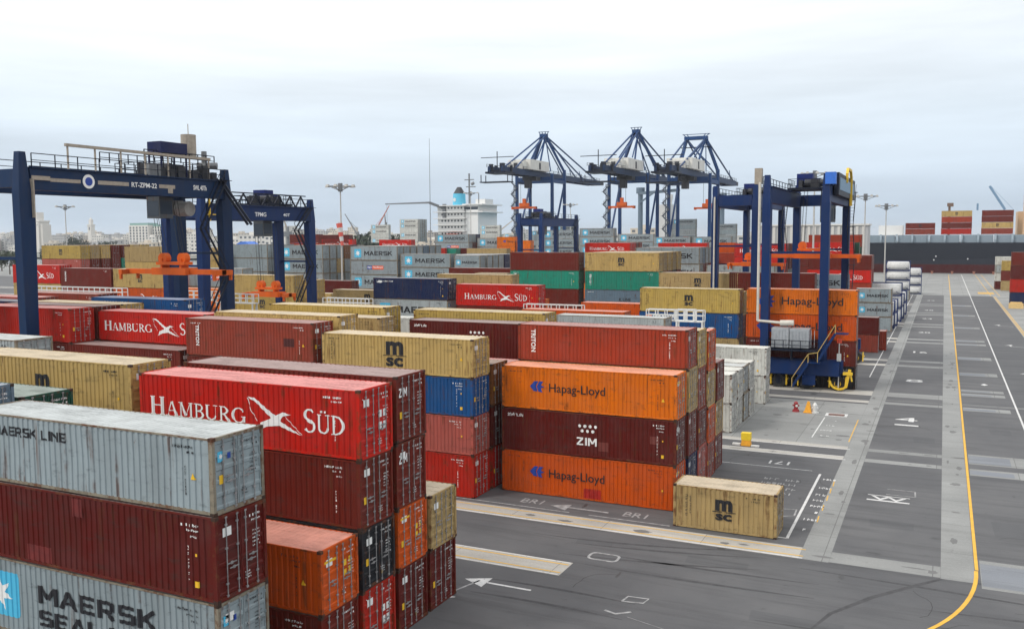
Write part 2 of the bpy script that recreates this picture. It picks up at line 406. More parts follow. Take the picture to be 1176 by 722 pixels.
def block(c):
    T = .2; b = lambda *a: seg(*a, T); P = lambda *pts: ribbon(list(pts), [T]*len(pts))
    D = {'M': (P((.1, 0), (.1, 1))+P((.9, 0), (.9, 1))+P((.14, .95), (.5, .3))+P((.5, .3), (.86, .95)), 1.0),
         'A': (P((.08, 0), (.45, .97))+P((.45, .97), (.82, 0))+seg(.25, .32, .65, .32, .15), .9), 'E': (P((.1, 0), (.1, 1))+b(.1, .1, .75, .1)+b(.1, .5, .68, .5)+b(.1, .9, .75, .9), .8),
         'R': (P((.1, 0), (.1, 1))+b(.1, .9, .65, .9)+P((.7, .95), (.7, .45))+b(.1, .45, .68, .45)+P((.42, .42), (.76, 0)), .86),
         'S': (b(.12, .9, .78, .9)+P((.12, .95), (.12, .48))+b(.1, .5, .74, .5)+P((.74, .55), (.74, .05))+b(.06, .1, .76, .1), .84),
         'K': (P((.1, 0), (.1, 1))+P((.18, .42), (.76, 1))+P((.32, .58), (.80, 0)), .86), 'L': (P((.1, 0), (.1, 1))+b(.1, .1, .75, .1), .78),
         'N': (P((.1, 0), (.1, 1))+P((.8, 0), (.8, 1))+P((.12, .95), (.78, .05)), .9), 'D': (P((.1, 0), (.1, 1))+b(.1, .9, .6, .9)+b(.1, .1, .6, .1)+P((.58, .93), (.76, .74), (.76, .26), (.58, .07)), .86),
         'Z': (b(.05, .9, .78, .9)+P((.72, .85), (.12, .15))+b(.05, .1, .8, .1), .86), 'I': (P((.15, 0), (.15, 1)), .3), 'H': (P((.1, 0), (.1, 1))+P((.75, 0), (.75, 1))+b(.1, .5, .75, .5), .86), 'J': (P((.55, 1), (.55, .1))+b(.1, .1, .6, .1), .7), ' ': ([], .45)}
    return D[c]
def block_text(s):
    P = []; x = 0
    for c in s:
        g, a = block(c); P += [[(x+u, v) for u, v in p] for p in g]; x += a+.1
    return P
def logo_layers(kind, L, H):
    """coloured layers of flat polygons in wall coordinates (x right, z up)"""
    Z = []; a = L/2; m = H/2
    if kind == 'hs': Z.append((WHITE, hs_logo(-a+.65, a-.75, m-.40, .80)))
    elif kind == 'hs_small': Z.append((WHITE, hs_logo(-a+1.3, a-1.6, m-.55, .75)))
    elif kind == 'maersk':
        Z.append((LBLUE, rrect(-a+1.1, -a+2.9, m-.85, m+.85, .2))); Z.append((WHITE, star(-a+2., m, .68)))
        Z.append((BLACK, fit(block_text('MAERSK'), -a+3.7, a-1.3, m-.5, m+.5)))
    elif kind == 'maersk_short':
        Z.append((LBLUE, rrect(-a+.5, -a+1.5, m-.5, m+.5, .15))); Z.append((WHITE, star(-a+1., m, .40)))
        Z.append((BLACK, fit(block_text('MAERSK'), -a+1.9, a-.6, m-.28, m+.28)))
    elif kind == 'maersk_line': Z.append((BLACK, fit(block_text('MAERSK LINE'), -a+1.4, -a+5.3, m+.48, m+.88)))
    elif kind == 'sealand':
        Z.append((LBLUE, rrect(-a+.15, -a+2.4, m-.80, m+.92, .2))); Z.append((WHITE, star(-a+1.28, m+.06, .72)))
        Z.append((BLACK, fit(block_text('MAERSK'), -a+3.45, -a+9.4, m-.02, m+.74)))
        Z.append((BLACK, fit(block_text('SEALAND'), -a+3.45, -a+9.4, m-.85, m-.22)))
    elif kind == 'hapag':
        Z.append((DBLUE, [[(-a+2.1+u, m+.12+v) for u, v in pl] for pl in ([(0, 0), (.34, .36), (.62, .36), (.42, .06), (.55, -.34), (.24, -.30)], [(.50, .02), (.70, .36), (.98, .36), (.80, .10), (1.05, 0), (.80, -.10), (.92, -.38), (.62, -.34)])]))
        Z.append((BLACK, fit(text2d('Hapag-Lloyd', bold=.006), -a+3.5, -a+7.45, m-.38, m+.38)))
    elif kind == 'hapag_big':
        Z.append((DBLUE, [[(-a+1.2+u*2, m+v*1.8) for u, v in pl] for pl in ([(0, 0), (.34, .36), (.62, .36), (.42, .06), (.55, -.34), (.24, -.30)], [(.50, .02), (.70, .36), (.98, .36), (.80, .10), (1.05, 0), (.80, -.10), (.92, -.38), (.62, -.34)])]))
        Z.append((BLACK, fit(text2d('Hapag-Lloyd', bold=.01), -a+4.0, -a+10.7, m-.62, m+.55)))
    elif kind == 'zim':
        Z.append((WHITE, fit(block_text('ZIM'), -a+5.5, -a+6.9, m-.66, m-.14)
                  + sum([disc(-a+5.7+.37*i, m+.62, .11) for i in range(4)], []) + sum([disc(-a+5.88+.37*i, m+.3, .11) for i in range(3)], []) + fit(block_text('ZIM LIN'), -a+.45, -a+1.6, H-.55, H-.38)))
    elif kind in ('msc', 'msc_big'):
        k = (1.15 if L > 8 else .82) if kind == 'msc_big' else .84; c = 0
        Z.append((BLACK, fit(text2d('m', bold=.05), c-.62*k, c+.62*k, m-.02, m+.80*k)+fit(text2d('sc', bold=.04), c-.60*k, c+.58*k, m-.72*k, m-.18)
                  + rect(c-.82*k, c-.1, m-.10, m-.05)+rect(c+.1, c+.85*k, m-.10, m-.05)))
        Z.append((BLACK, vticks(-a+.75, m-.6, m+.75, .12, 5)+vticks(-a+1.0, m-.4, m+.7, .08, 6)))
    elif kind == 'pando':
        Z.append((DBLUE, rect(-1.7, -.4, m-.3, m+.4))); Z.append((ORED, rect(-.39, 2.5, m-.35, m+.4)))
        Z.append((WHITE, fit(text2d('P&O', bold=.02), -1.55, -.55, m-.15, m+.25)+fit(text2d('Nedlloyd', bold=.02), -.2, 2.3, m-.15, m+.25)))
    elif kind == 'cma': Z.append((WHITE, fit(text2d('CMA CGM', bold=.02), -a+1.7, -a+3.3, H-.55, H-.38)+[[(-a+.5, H-.62), (-a+1.1, H-.32), (-a+1.6, H-.5), (-a+1.3, H-.72)]]))
    elif kind == 'hanjin': Z.append((WHITE, fit(block_text('HANJIN'), -a+1.8, -a+4.6, H-.85, H-.35))); Z.append((ORED, rect(-a+.8, -a+1.6, H-.75, H-.4)))
    elif kind == 'triton': Z.append((WHITE, fit(text2d('TRITON', bold=.03), -a+1.0, -a+1.35, m-.65, m+.95, rot=True)))
    elif kind == 'bar': Z.append((WHITE, vticks(-a+.7, m-.9, m+.95, .42, 3)))
    elif kind == 'mol': Z.append((BLACK, fit(text2d('K LINE', bold=.02), -.3, 1.6, m-.25, m+.25)))
    elif kind == 'faint': Z.append((plain('faded_lettering', (.30, .10, .09)), rect(-1.6, 2.0, m-.22, m+.22)))
    return Z
def marks(L, H, seed, white=True, plain_=False):
    a = L/2; rr = random.Random(seed*13+5); P = []; k = rr.uniform(0, .25)
    P += ticks(a-1.7-k, a-.75-k, H-.42, .09, seed, 10)+ticks(a-1.3-k, a-.75-k, H-.58, .07, seed+1, 5)
    if rr.random() < .6: P += ticks(a-1.1-k, a-.8-k, H-.78, .07, seed+2, 3)
    if rr.random() < .6: P += vticks(a-1.25, .6, 1.5+rr.random()*.5, .07, seed+3)
    Q = []
    if not plain_:
        if seed % 4 == 1: Q += [[(a-.98, 1.15), (a-.76, 1.15), (a-.87, 1.37)]]
        elif seed % 4 == 2: Q += rect(a-.95, a-.78, .45, .66)+rect(a-.9, a-.82, 1.5, 1.6)
        elif seed % 4 == 3: Q += rect(a-.9, a-.80, 1.2, 1.32)
        if rr.random() < .5: P += ticks(-a+.5, -a+1.5, H-.42, .09, seed+7, 9)
    return [(WHITE if white else BLACK, P), (YEL, Q)]
PATCH = {k: plain('repair_%s' % k, lin(c), .6, 0, .2) for k, c in (('red', '#a81c10'), ('tan', '#74352e'), ('dark', '#4e1a18'), ('pink', '#70221f'))}
def decal_mesh(key, layers, L, corr=True, name='lettering'):
    def make():
        bm = bmesh.new(); mats = []; off = 0
        for mat, polys in layers:
            if mat not in mats: mats.append(mat)
            mi = mats.index(mat)
            for i, p in enumerate(polys):
                try: f = bm.faces.new([bm.verts.new((x, 0, z)) for x, z in p])
                except ValueError: continue
                f.material_index = mi
                for v in f.verts: v.co.y = -(off+.00012*(i % 40))
            off += .005
        xs = prof_breaks(L)
        if corr and bm.verts:
            lo = min(v.co.x for v in bm.verts); hi = max(v.co.x for v in bm.verts)
            for x, u in xs:
                if lo < x < hi:
                    bmesh.ops.bisect_plane(bm, geom=bm.verts[:]+bm.edges[:]+bm.faces[:], plane_co=(x, 0, 0), plane_no=(1, 0, 0), dist=1e-5)
        for v in bm.verts:
            v.co.y += -OUT-.004 + (prof(xs, v.co.x) if corr else 0)
        for f in bm.faces:
            f.normal_update()
            if f.normal.y > 0: f.normal_flip()
        me = bpy.data.meshes.new(name); bm.to_mesh(me); bm.free()
        for m in mats: me.materials.append(m)
        return me
    return cached(('dec', key, corr), make)
def door_marks(kind, H, seed):
    """flat marks on the door end, in (y, z)"""
    def make():
        mb = MB(); mats = [WHITE, YEL, LBLUE, BLACK, DBLUE]
        def put(polys, mi, x=.006):
            mb.mi = mi
            for i, p in enumerate(polys):
                mb.poly([(x+.0001*(i % 30), a, b) for a, b in p])
        wmi = 3 if kind in ('grey', 'msc') else 0
        put(ticks(.25, .95, H-.42, .09, seed, 9)+ticks(.5, .95, H-.58, .07, seed+1, 5), wmi)
        for k in range(5): put(ticks(.55, .92, H-.95-.13*k, .055, seed+3+k, 6), wmi)
        for k in range(3): put(ticks(.15, .45, .62-.1*k, .05, seed+9+k, 5), wmi)
        rr = random.Random(seed)
        if rr.random() < .6: put(rect(-.9, -.72, 1.0, 1.3), 1)
        if rr.random() < .6: put(rect(.2, .3, .35, .5), 1)
        if rr.random() < .5: put(rect(-.85, -.45, H-.75, H-.45), 0)
        if kind == 'zim': put(fit(block_text('ZIM'), -.95, -.30, H-.95, H-.55), 0)
        if kind == 'hs': put(rect(.2, .45, 1.55, 1.85)+rect(.55, .8, 1.55, 1.85)+rect(.2, .45, 1.05, 1.35)+rect(.55, .8, 1.05, 1.35)+fit(BIRD, -.95, -.45, H-.8, H-.4), 0)
        if kind == 'grey':
            put(rect(-.95, -.65, H-.85, H-.5), 2); put(star(-.8, H-.675, .12), 0, .010); put(rect(-.5, -.35, H-.8, H-.6), 4)
        if kind == 'hl': put(rect(.25, .45, 1.55, 1.8)+rect(.6, .8, 1.6, 1.85)+rect(.25, .45, 1.15, 1.4)+rect(.6, .8, 1.2, 1.45)+rect(-.95, -.2, H-.6, H-.5), 1)
        me = mb.mesh('door_markings')
        for m in mats: me.materials.append(m)
        return me
    return cached(('dm', kind, H, seed), make)

CG = 'stacked shipping containers'
NC = [0]; MASS = []; ROOTS = {}
#KEEPBEGIN  the 298 that show largest in the photograph stay individual objects
KEEP = set('-21,22,8 -21,22,6 -21,30,8 -21,22,3 -15,55,6 -21,30,5 -15,55,3 -15,55,0 -21,27,3 -15,58,9 -34,30,9 -28,52,8 -8,52,0 -41,52,8 -21,32,9 -54,55,9 -21,30,3 -66,52,9 -22,108,8 -28,52,5 -28,52,3 -27,63,8 -28,52,0 -9,108,8 -21,32,6 -21,32,0 -48,108,8 -21,32,3 -21,35,3 -61,108,9 -21,27,0 -21,35,0 -21,30,0 -9,108,5 -54,52,6 -40,136,12 -29,66,8 -53,136,12 -42,63,9 -40,136,9 -40,55,9 -22,108,5 -53,136,9 -62,61,9 -26,90,6 -9,108,3 -16,95,3 -28,136,9 -126,108,9 -34,24,8 -17,136,9 -87,108,9 -61,108,6 -92,164,11 -49,35,9 -105,164,12 -15,58,6 -105,164,9 -55,116,9 -113,108,9 -40,136,6 -168,136,13 -53,136,6 -41,60,8 -28,55,6 -40,164,12 -138,108,10 -142,136,13 -13,192,10 -140,164,13 -28,55,3 -32,113,6 -8,175,5 -28,55,0 -8,175,3 -70,110,7 -15,58,3 -79,66,9 -9,108,0 -125,164,13 -66,55,9 -87,108,6 -31,93,6 -140,164,10 -92,164,8 -72,220,13 -125,164,9 -16,79,3 -16,95,0 -8,143,3 -16,79,0 -15,63,8 -85,164,11 -66,58,9 -13,192,8 -113,108,6 -15,60,8 -15,60,3 -15,66,5 -168,136,10 -8,143,0 -15,60,5 -15,63,5 -105,164,6 -103,144,6 -66,139,9 -15,63,3 -102,113,9 -133,248,16 -98,285,17 -15,60,0 -15,63,0 -34,22,9 -18,232,14 -16,88,3 -85,285,15 -73,285,15 -15,58,0 -15,66,3 -16,82,3 -19,220,13 -16,85,3 -15,66,0 -27,164,9 -15,164,8 -48,108,5 -178,248,15 -142,136,9 -112,285,14 -52,220,13 -106,220,11 -154,248,14 -133,248,13 -98,285,14 -60,285,14 27,250,3 27,448,25 27,448,22 27,448,20 -33,220,12 27,448,17 11,448,20 11,448,17 -117,248,14 -16,85,0 27,250,6 11,448,22 -120,251,14 -66,52,6 -88,113,8 -112,285,17 11,448,25 -22,108,3 27,250,10 -40,142,12 -7,146,0 -4,448,17 -8,175,0 -126,108,6 -55,88,5 -40,164,9 -84,63,8 -102,108,6 -4,448,20 27,250,0 -46,225,10 -138,108,6 -16,88,0 -16,82,0 -46,225,13 -168,144,13 -168,139,13 -168,142,13 -125,164,6 -190,248,16 -54,55,6 -112,448,18 -33,220,9 -41,52,5 -112,448,20 -221,448,21 -168,142,10 -13,192,5 -112,285,11 -112,448,23 -294,448,17 -168,144,10 -112,248,13 -274,448,22 -125,167,13 -85,170,11 -168,139,10 -125,172,13 -125,167,9 28,315,6 -294,448,22 -105,170,12 -40,144,12 -85,167,11 28,315,0 28,315,3 -221,448,18 -274,448,17 -92,448,20 -92,448,18 -85,172,11 27,322,8 -125,172,9 -274,448,25 -274,448,20 -294,448,19 -221,448,16 -85,175,11 -85,285,13 -40,139,12 -40,147,12 -123,221,11 -80,60,8 -125,170,13 -117,248,12 -40,170,12 -22,110,5 -104,139,5 -177,248,14 -22,110,8 -125,172,6 -125,170,9 -18,223,13 -28,58,5 -105,172,12 -206,448,16 -66,136,8 -168,150,13 -168,147,13 -140,164,6 -152,162,9 27,322,5 -125,167,6 -105,167,12 -274,448,15 -152,162,12 -19,220,10 -19,220,8 -92,448,15 -105,175,12 -105,178,12 -105,180,12 27,322,3 -28,139,9 -88,113,5 27,322,0 -294,448,14 -168,147,10 -53,136,3 -176,448,20 -120,225,11 -72,223,13 -125,170,6 -98,285,11 -112,448,15 -40,167,12 -125,175,13 -40,172,12 -85,178,11 -126,220,11 -8,262,0 -48,110,6 -190,448,15 -133,251,16 -13,198,10 -34,226,9 -160,448,15 -190,248,13 -112,248,10 -133,254,16 -120,251,11 -22,110,3 -133,251,13 -34,223,12 -168,152,13 -102,113,6 -190,448,18 -85,180,11 -18,232,12 -40,167,9 -46,225,8 -54,162,6 -274,453,22 -274,453,17 -190,448,12 -72,226,13 -72,228,13 -54,162,11 -54,162,8 -40,170,9 -105,164,3 -102,108,3 -125,178,13'.split())
FARVIS = set('-13,195,8 -274,453,25 -274,453,20 -274,451,15 -73,285,12 -34,223,9 -34,228,9 -40,147,9 -113,113,9 -274,451,22 -274,456,22 -274,451,20 -274,456,20 -274,451,17 -274,456,17 -33,220,6 -22,113,8 -22,113,3 -178,248,13 -34,226,12 -34,228,12 -274,451,25 -274,456,25 -274,453,15 -274,456,15 -92,448,12 -13,198,8 27,325,0 27,325,8 -34,226,6 -40,144,9 -206,448,14 -133,254,13 -141,172,13 -18,223,10 -85,175,8 -40,172,9 -40,142,9 27,325,3 -141,170,13 -60,285,11 -13,195,10 -34,228,6 -66,55,6 -112,448,12 -34,223,6 -40,139,9 -54,162,3 -55,116,6 -141,167,10 27,325,5 -13,198,5 -13,195,5'.split())
#KEEPEND
DESC = dict(hsred='bright red', red='red', maroon='maroon', burgundy='burgundy', brick='brick red', rustred='faded rust red', orange='bright orange', deeporange='deep orange', beige='beige', sand='sandy beige',
            yellowbeige='yellowish beige', grey='grey', silver='silver grey', palegrey='pale grey', rose='faded rose', blue='blue', navy='navy blue', teal='teal green', black='near-black', green='dark green', white='white', greyblue='blue-grey', brown='brown')
def container(x1, y0, z, color, logo=None, L=L40, H=HC, sz=1., near=False, label='', doorkind=None, seed=None, patch=(), left=False):
    """x1: door end, y0: long side facing the camera"""
    NC[0] += 1; key = '%d,%d,%d' % (round(x1), round(y0), round(z)); seed = NC[0] if seed is None else seed
    if KEEP and key not in KEEP:
        MASS.append((x1-L/2, y0+W/2, z, L, H, sz, color, key in FARVIS)); return None
    rnd = random.Random(seed*7+1)
    x1 += rnd.uniform(-.05, .05) if not left else 0; yj = rnd.uniform(-.03, .03)
    loc = (x1-L/2, y0+W/2+yj, z); wm, rm, fm = cm(color)
    doorkind = doorkind or {'msc': 'msc', 'zim': 'zim', 'hs': 'hs', 'hapag': 'hl', 'hapag_big': 'hl', 'maersk': 'grey', 'maersk_line': 'grey', 'sealand': 'grey', 'msc_big': 'msc'}.get(logo, 'x')
    corr = near
    if near:
        r_ = root('shipping_container', loc, label, 'container', CG)
        dv = seed % 4
        def wl(mb): walls_mb(mb, L, H, dv)
        def rf(mb): roof_mb(mb, L, H)
        def fr(mb): mb.mi = 0; frame_mb(mb, L, H, 1)
        mkobj('wall_panels', cached(('w', L, H, dv), lambda: m_of(wl, 'wall_panels')), [wm], r_)
        mkobj('roof', cached(('r', L, H), lambda: m_of(rf, 'roof')), [rm], r_)
        mkobj('frame', cached(('f', L, H), lambda: m_of(fr, 'frame')), [fm, CASTING], r_)
        for s in (-1, 1):
            d = mkobj('door', cached(('l', H, s), lambda: m_of(lambda mb: leaf_mb(mb, H, s), 'door')), [wm], r_, (L/2-.045, 0, 0))
            for k in (0, 1):
                mkobj('locking_bar', cached(('b', H, s, k), lambda: m_of(lambda mb: bars_mb(mb, H, s, k), 'locking_bar')), [GALV], d)
        mkobj('door_markings', door_marks(doorkind, H, seed % 5), None, r_, (L/2-.045, 0, 0))
    else:
        r_ = mkobj('shipping_container', far_body(L, H), [wm, rm, fm], None, loc, label, 'container', CG)
        mkobj('door_end', far_doors(H), [wm, GALV], r_, (L/2-.045, 0, 0))
    r_.scale = (1, 1, sz); ROOTS[r_.name] = key
    lay = logo_layers(logo, L, H) if logo else []
    whitem = color not in ('beige', 'sand', 'yellowbeige', 'grey', 'silver', 'palegrey', 'white', 'orange', 'deeporange')
    if near:
        mkobj('lettering', decal_mesh((logo, L, H, seed % 9, whitem, patch), [(PATCH[p[0]], rect(-L/2+p[1], -L/2+p[2], p[3], p[4])) for p in patch]+lay+marks(L, H, seed % 9, whitem, logo == 'hs'), L, True), None, r_)
    elif logo or y0 < 112:
        mkobj('lettering', decal_mesh((logo, L, H, 'f', seed % 2, whitem), lay+(marks(L, H, seed % 2, whitem) if y0 < 150 else []), L, False), None, r_)
    return r_
ORD = {0: 'top', 1: 'second from top', 2: 'third from top', 3: 'fourth from top', 4: 'fifth from top', 5: 'sixth from top'}
FILL = ['burgundy', 'beige', 'brick', 'maroon', 'grey', 'orange', 'navy', 'rustred']
def stack(Y, XR, ztop, levels, desc, L=L40, n=None, near=False, heights=None):
    """levels: top-down list of (colour, logo) or colour; the rest of the stack is filled down to the ground"""
    if n is None: n = max(1, round(ztop/(2.76 if ztop < 12.2 else 2.93)))
    if heights: hs = heights; n = len(hs); s = 1.
    else:
        k = max(0, min(n, round((ztop-n*ST)/(HC-ST)))); hs = [HC]*k+[ST]*(n-k); s = ztop/sum(hs)
        if Y < 70: s = min(1.02, max(.98, s))
    rr = random.Random(int(Y*10+abs(XR)*3)); z = sum(hs)*s
    for i in range(n):
        lv = levels[i] if i < len(levels) else rr.choice(FILL)
        lv = lv if isinstance(lv, tuple) else (lv, None)
        z -= hs[i]*s
        nm = DESC[lv[0]]
        lab = f"{nm} container, " + (f"{ORD[i]} of {desc}" if i < n-1 or i == 0 else f"lowest of {desc}")
        container(XR, Y, max(0, z), lv[0], lv[1], L, hs[i], s, near, lab, lv[2] if len(lv) > 2 else None)
YA = lambda k: 21.65+2.712*k
YB = lambda k: 52.18+2.748*k

# ==================================================================  GROUND
def sheet(name, x0, x1, y0, y1, z, mat, parent=None, kind='structure'):
    mb = MB(); mb.quad((x0, y0, z), (x1, y0, z), (x1, y1, z), (x0, y1, z)); return mb.obj(name, mat, parent, kind=kind)
def ground_mat(key, c, c2, patch=.5, seams=None):
    m, t, b = nodes(key); c = Vector(c); c2 = Vector(c2)
    col = mixc(t, tuple(c), tuple(c2), noise(t, .12, 8, .62, (1, 1, 1), .38, .66, off=False))
    col = mixc(t, col, tuple(c*.66), noise(t, .45, 7, .72, (.16, 1.9, 1), .48, .72, off=False))
    col = mixc(t, col, tuple(c*1.25), noise(t, 9, 6, .8, (1, 1, 1), .5, .8, off=False))
    col = mixc(t, col, tuple(c*.42), noise(t, .8, 9, .78, (1, 1, 1), .60, .74, off=False))
    if seams:
        br = t.nodes.new('ShaderNodeTexBrick'); tc = t.nodes.new('ShaderNodeTexCoord'); t.links.new(tc.outputs['Object'], br.inputs[0])
        br.offset = 0; br.inputs['Scale'].default_value = 1; br.inputs['Brick Width'].default_value = seams; br.inputs['Row Height'].default_value = seams
        br.inputs['Mortar Size'].default_value = .025; br.inputs['Color1'].default_value = (1, 1, 1, 1); br.inputs['Color2'].default_value = (.88, .88, .88, 1); br.inputs['Mortar'].default_value = (.5, .5, .5, 1)
        col = mixc(t, col, br.outputs[0], 1., 'MULTIPLY')
    t.links.new(col, b.inputs['Base Color']); b.inputs['Roughness'].default_value = .78
    bp = t.nodes.new('ShaderNodeBump'); bp.inputs['Strength'].default_value = .25; t.links.new(noise(t, 14, 6, .7, off=False), bp.inputs['Height']); t.links.new(bp.outputs[0], b.inputs['Normal'])
    return m
ASPH = ground_mat('asphalt', (.074, .075, .080), (.108, .108, .111))
ASPH2 = ground_mat('dark_asphalt', (.064, .066, .071), (.090, .091, .095))
CONC = ground_mat('concrete', (.27, .275, .268), (.20, .205, .20), seams=5.4)
CONCW = ground_mat('pale_concrete', (.46, .44, .40), (.33, .315, .29), seams=6)
CONCB = ground_mat('bluish_concrete', (.165, .18, .205), (.20, .21, .225))
def road_paint(key, c, lo, hi):
    m, t, b = nodes(key); col = mixc(t, c, tuple(Vector(c)*.8), noise(t, 1.5, 5, .6, off=False, lo=.35, hi=.7))
    col = mixc(t, col, (.10, .10, .105), noise(t, 5, 9, .75, off=False, lo=lo, hi=hi)); t.links.new(col, b.inputs['Base Color']); b.inputs['Roughness'].default_value = .75; return m
PW = road_paint('white_road_paint', (.62, .62, .61), .56, .66); PY = road_paint('yellow_road_paint', (.70, .40, .045), .60, .70)
PG = plain('worn_road_paint', (.38, .38, .38), .8, 0, .35)
g = MB(); g.quad((-900, -300, 0), (500, -300, 0), (500, 442, 0), (-900, 442, 0)); g.obj('ground', ASPH, kind='structure')
q = MB(); q.box(-900, 500, 442.0, 442.6, -9, .25); q.obj('quay_wall', CONC, kind='structure')
wm_, wt, wb = nodes('sea_water'); wb.inputs['Base Color'].default_value = (.045, .065, .07, 1); wb.inputs['Roughness'].default_value = .15
bpn = wt.nodes.new('ShaderNodeBump'); bpn.inputs['Strength'].default_value = .4; wt.links.new(noise(wt, .5, 5, .6, off=False), bpn.inputs['Height']); wt.links.new(bpn.outputs[0], wb.inputs['Normal'])
sheet('water', -6000, 6000, 442.6, 9000, -3, wm_)
sheet('far_shore', -2600, 60, 640, 2600, -1.5, ground_mat('far_shore_ground', (.17, .17, .15), (.12, .13, .10)))
sheet('west_land', -2600, -900.01, -300, 639.9, -.02, MATS.get('x') or ASPH)
Z1, Z2, Z3, Z4 = .004, .008, .012, .016
sheet('pavement', -700, 500, 285, 441.9, Z1, CONC)                       # quay apron
sheet('pavement', .37, 1.95, 49.6, 284.99, Z1, CONC)                     # right service strip
sheet('pavement', -6.6, -5.05, 49.6, 284.99, Z1, CONC)                   # left service strip
RUN = [(41.9, 43.9), (49.6, 51.5), (73.3, 74.6), (77.0, 78.2), (99.6, 101.0), (104.4, 107.4), (129.0, 131.0), (134., 136.), (158, 160), (163, 165), (186, 188), (191, 193), (214, 216), (219, 221), (242, 244), (247, 249)]
for i, (a, b) in enumerate(RUN):
    xr = -17.4 if i == 0 else -6.3
    if i > 0: sheet('pavement', -5.04, .36, a+.1, b-.1, Z1, CONC)
    sheet('runway_beam', -330, xr if i == 0 else -6.61, a, b, Z1, CONCW)
sheet('pavement', -18.5, -6.61, 78.21, 98.8, Z1, CONC)
for a, b in [(49.0, 53.3), (72.3, 74.4), (75.9, 79.3), (99.0, 100.9), (108.2, 109.9), (111.0, 112.6), (123.8, 126.6), (139.5, 142.8), (158, 160), (163, 165.5), (186, 188.5), (214, 217), (243, 247)]:
    sheet('pavement', 2.22, 6.4 if a > 50 else 6.95, a, b, Z1, CONC)
    sheet('pavement', 2.26, 5.1 if a > 50 else 6.9, a+.35, b-.55, Z2, CONCB)
sheet('pavement', 12.6, 120, 160, 284.99, Z1, CONC)
sheet('kerb_strip', -6.61, 12.5, 102.0, 102.25, Z2, CONC); sheet('kerb_strip', 2.2, 12.5, 102.6, 102.8, Z2, CONC)
# asphalt panels between the strips are a darker, newer lay
sheet('road', 7.2, 12.55, -300, 284.9, Z1*.5, ASPH2)
# painted lines
mk = MB()
def band(pts, wd, z=Z3):
    for p in ribbon(pts, [wd]*len(pts)): mk.poly([(a, b, z) for a, b in p])
def curve_pts():
    P = []
    for t in [i/14 for i in range(15)]:
        a = R(t*62); P.append((2.03-7.4*(1-math.cos(a)), 51.5-12.5*math.sin(a)))
    return P
band([(2.06, 51.6), (2.06, 284.5)], .17); cp = curve_pts(); band(cp, .19)
band([(2.06, 285), (2.06, 430)], .2, .011); 
for x in (12.85, 13.2): band([(x, 150), (x, 283)], .14)
band([(18.5, 200), (18.5, 283)], .14); band([(12.3, 286), (12.3, 436)], .16); band([(14.5, 286), (14.5, 436)], .14)

for y in (56.5, 59, 61.4, 63.3, 65.2): band([(-6.45, y), (-6.5, y+1.3)], .07)
band([(-6.75, 80), (-6.8, 90)], .08)
for y in (50.05,): band([(-330, y), (-6.4, y)], .10)
for y in (51.15,): band([(-330, y), (-6.4, y)], .10)
for y in (42.3, 43.5): band([(-330, y), (-17.5, y)], .10)
for i in range(5): band([(9.4, 296+i*1.9), (13.6, 296+i*1.9)], 1.3, .013)
mk.obj('road_marking_yellow', PY, kind='structure')
mk = MB()
band([(7.02, -40), (7.02, 284.6)], .17); band([(7.02, 285), (7.02, 436)], .2, .011)
for y in (49.72, 73.45, 77.15): band([(-330, y), (-6.4, y)], .14)
for y in (42.0, 43.8, 74.45): band([(-330, y), (-17.5 if y < 50 else -6.7, y)], .10)
band([(-7.65, 52.7), (-7.65, 68.2)], .17); band([(-8.2, 52.7), (-7.66, 52.7)], .14)
band([(-60, 68.9), (-8.3, 68.9)], .10); band([(-7.75, 118), (-7.75, 284)], .12)
band([(-9.8, 80.6), (-9.8, 90)], .10)
def arrow(x0, x1, y, h, wd=.3):
    d = 1 if x1 > x0 else -1
    for p in rect(min(x0, x1-d*h*1.1), max(x0, x1-d*h*1.1), y-wd/2, y+wd/2): mk.poly([(a, b, Z3) for a, b in p])
    mk.poly([(x1-d*h*1.1, y-h*.55, Z3), (x1, y, Z3), (x1-d*h*1.1, y+h*.55, Z3)])
arrow(-17.9, -21.6, 39.5, 1.15, .17); 
def gtext(s, x, y, wd, h, rz=0):
    for p in fit(text2d(s, bold=.01), -wd/2, wd/2, -h/2, h/2):
        mk.poly([(x+a*math.cos(rz)-b*math.sin(rz), y+a*math.sin(rz)+b*math.cos(rz), Z3) for a, b in p])
gtext('171', -10.9, 70.4, 1.5, 1.0, R(180)); gtext('4', -21.3, 37.1, .8, .8, R(180))
for k, y in enumerate((54.5, 56.6, 58.2, 59.6, 61.0, 62.4, 64.2, 66.6)):
    for p in ticks(0, .9, 0, .42, k, 4): mk.poly([(-7.4+a+.1, y+b, Z3) for a, b in p])
for k in range(4):
    for p in ticks(0, 1.0, 0, .3, k+20, 4): mk.poly([(-9.5+a, 81.5+2.3*k+b, Z3) for a, b in p])
# ringed box, slot boxes
for y in (63.2,): 
    band([(-4.1, 62.9), (-1.5, 62.9)], .25); band([(-4.1, 64.1), (-1.5, 64.1)], .12); gtext('W', -2.8, 63.5, 2.2, .9)
for y, s in ((92, '4'), (117, '8'), (146, '16'), (176, '20'), (205, '24'), (228, '28'), (262, '32')): gtext(s, -2.7, y, 1.9, 2.0); 
band([(-3.6, 89.2), (-1.6, 89.2)], .5)
for y in (128, 160, 195):
    mk.poly([(9.0, y, Z3), (10.0, y+1.2, Z3), (10.2, y+.2, Z3)]); band([(9.9, y-1.2), (12.3, y-2.2)], .16); band([(9.7, y+.3), (9.9, y-1.2)], .2)
mk.poly([(4.3, 117, Z3), (4.7, 117.8, Z3), (5.1, 117, Z3), (4.7, 116.4, Z3)])
for x0, x1 in ((-30, -24.4), (-23.2, -8.6)): pass
mk.obj('road_marking_white', PW, kind='structure')
mk = MB()
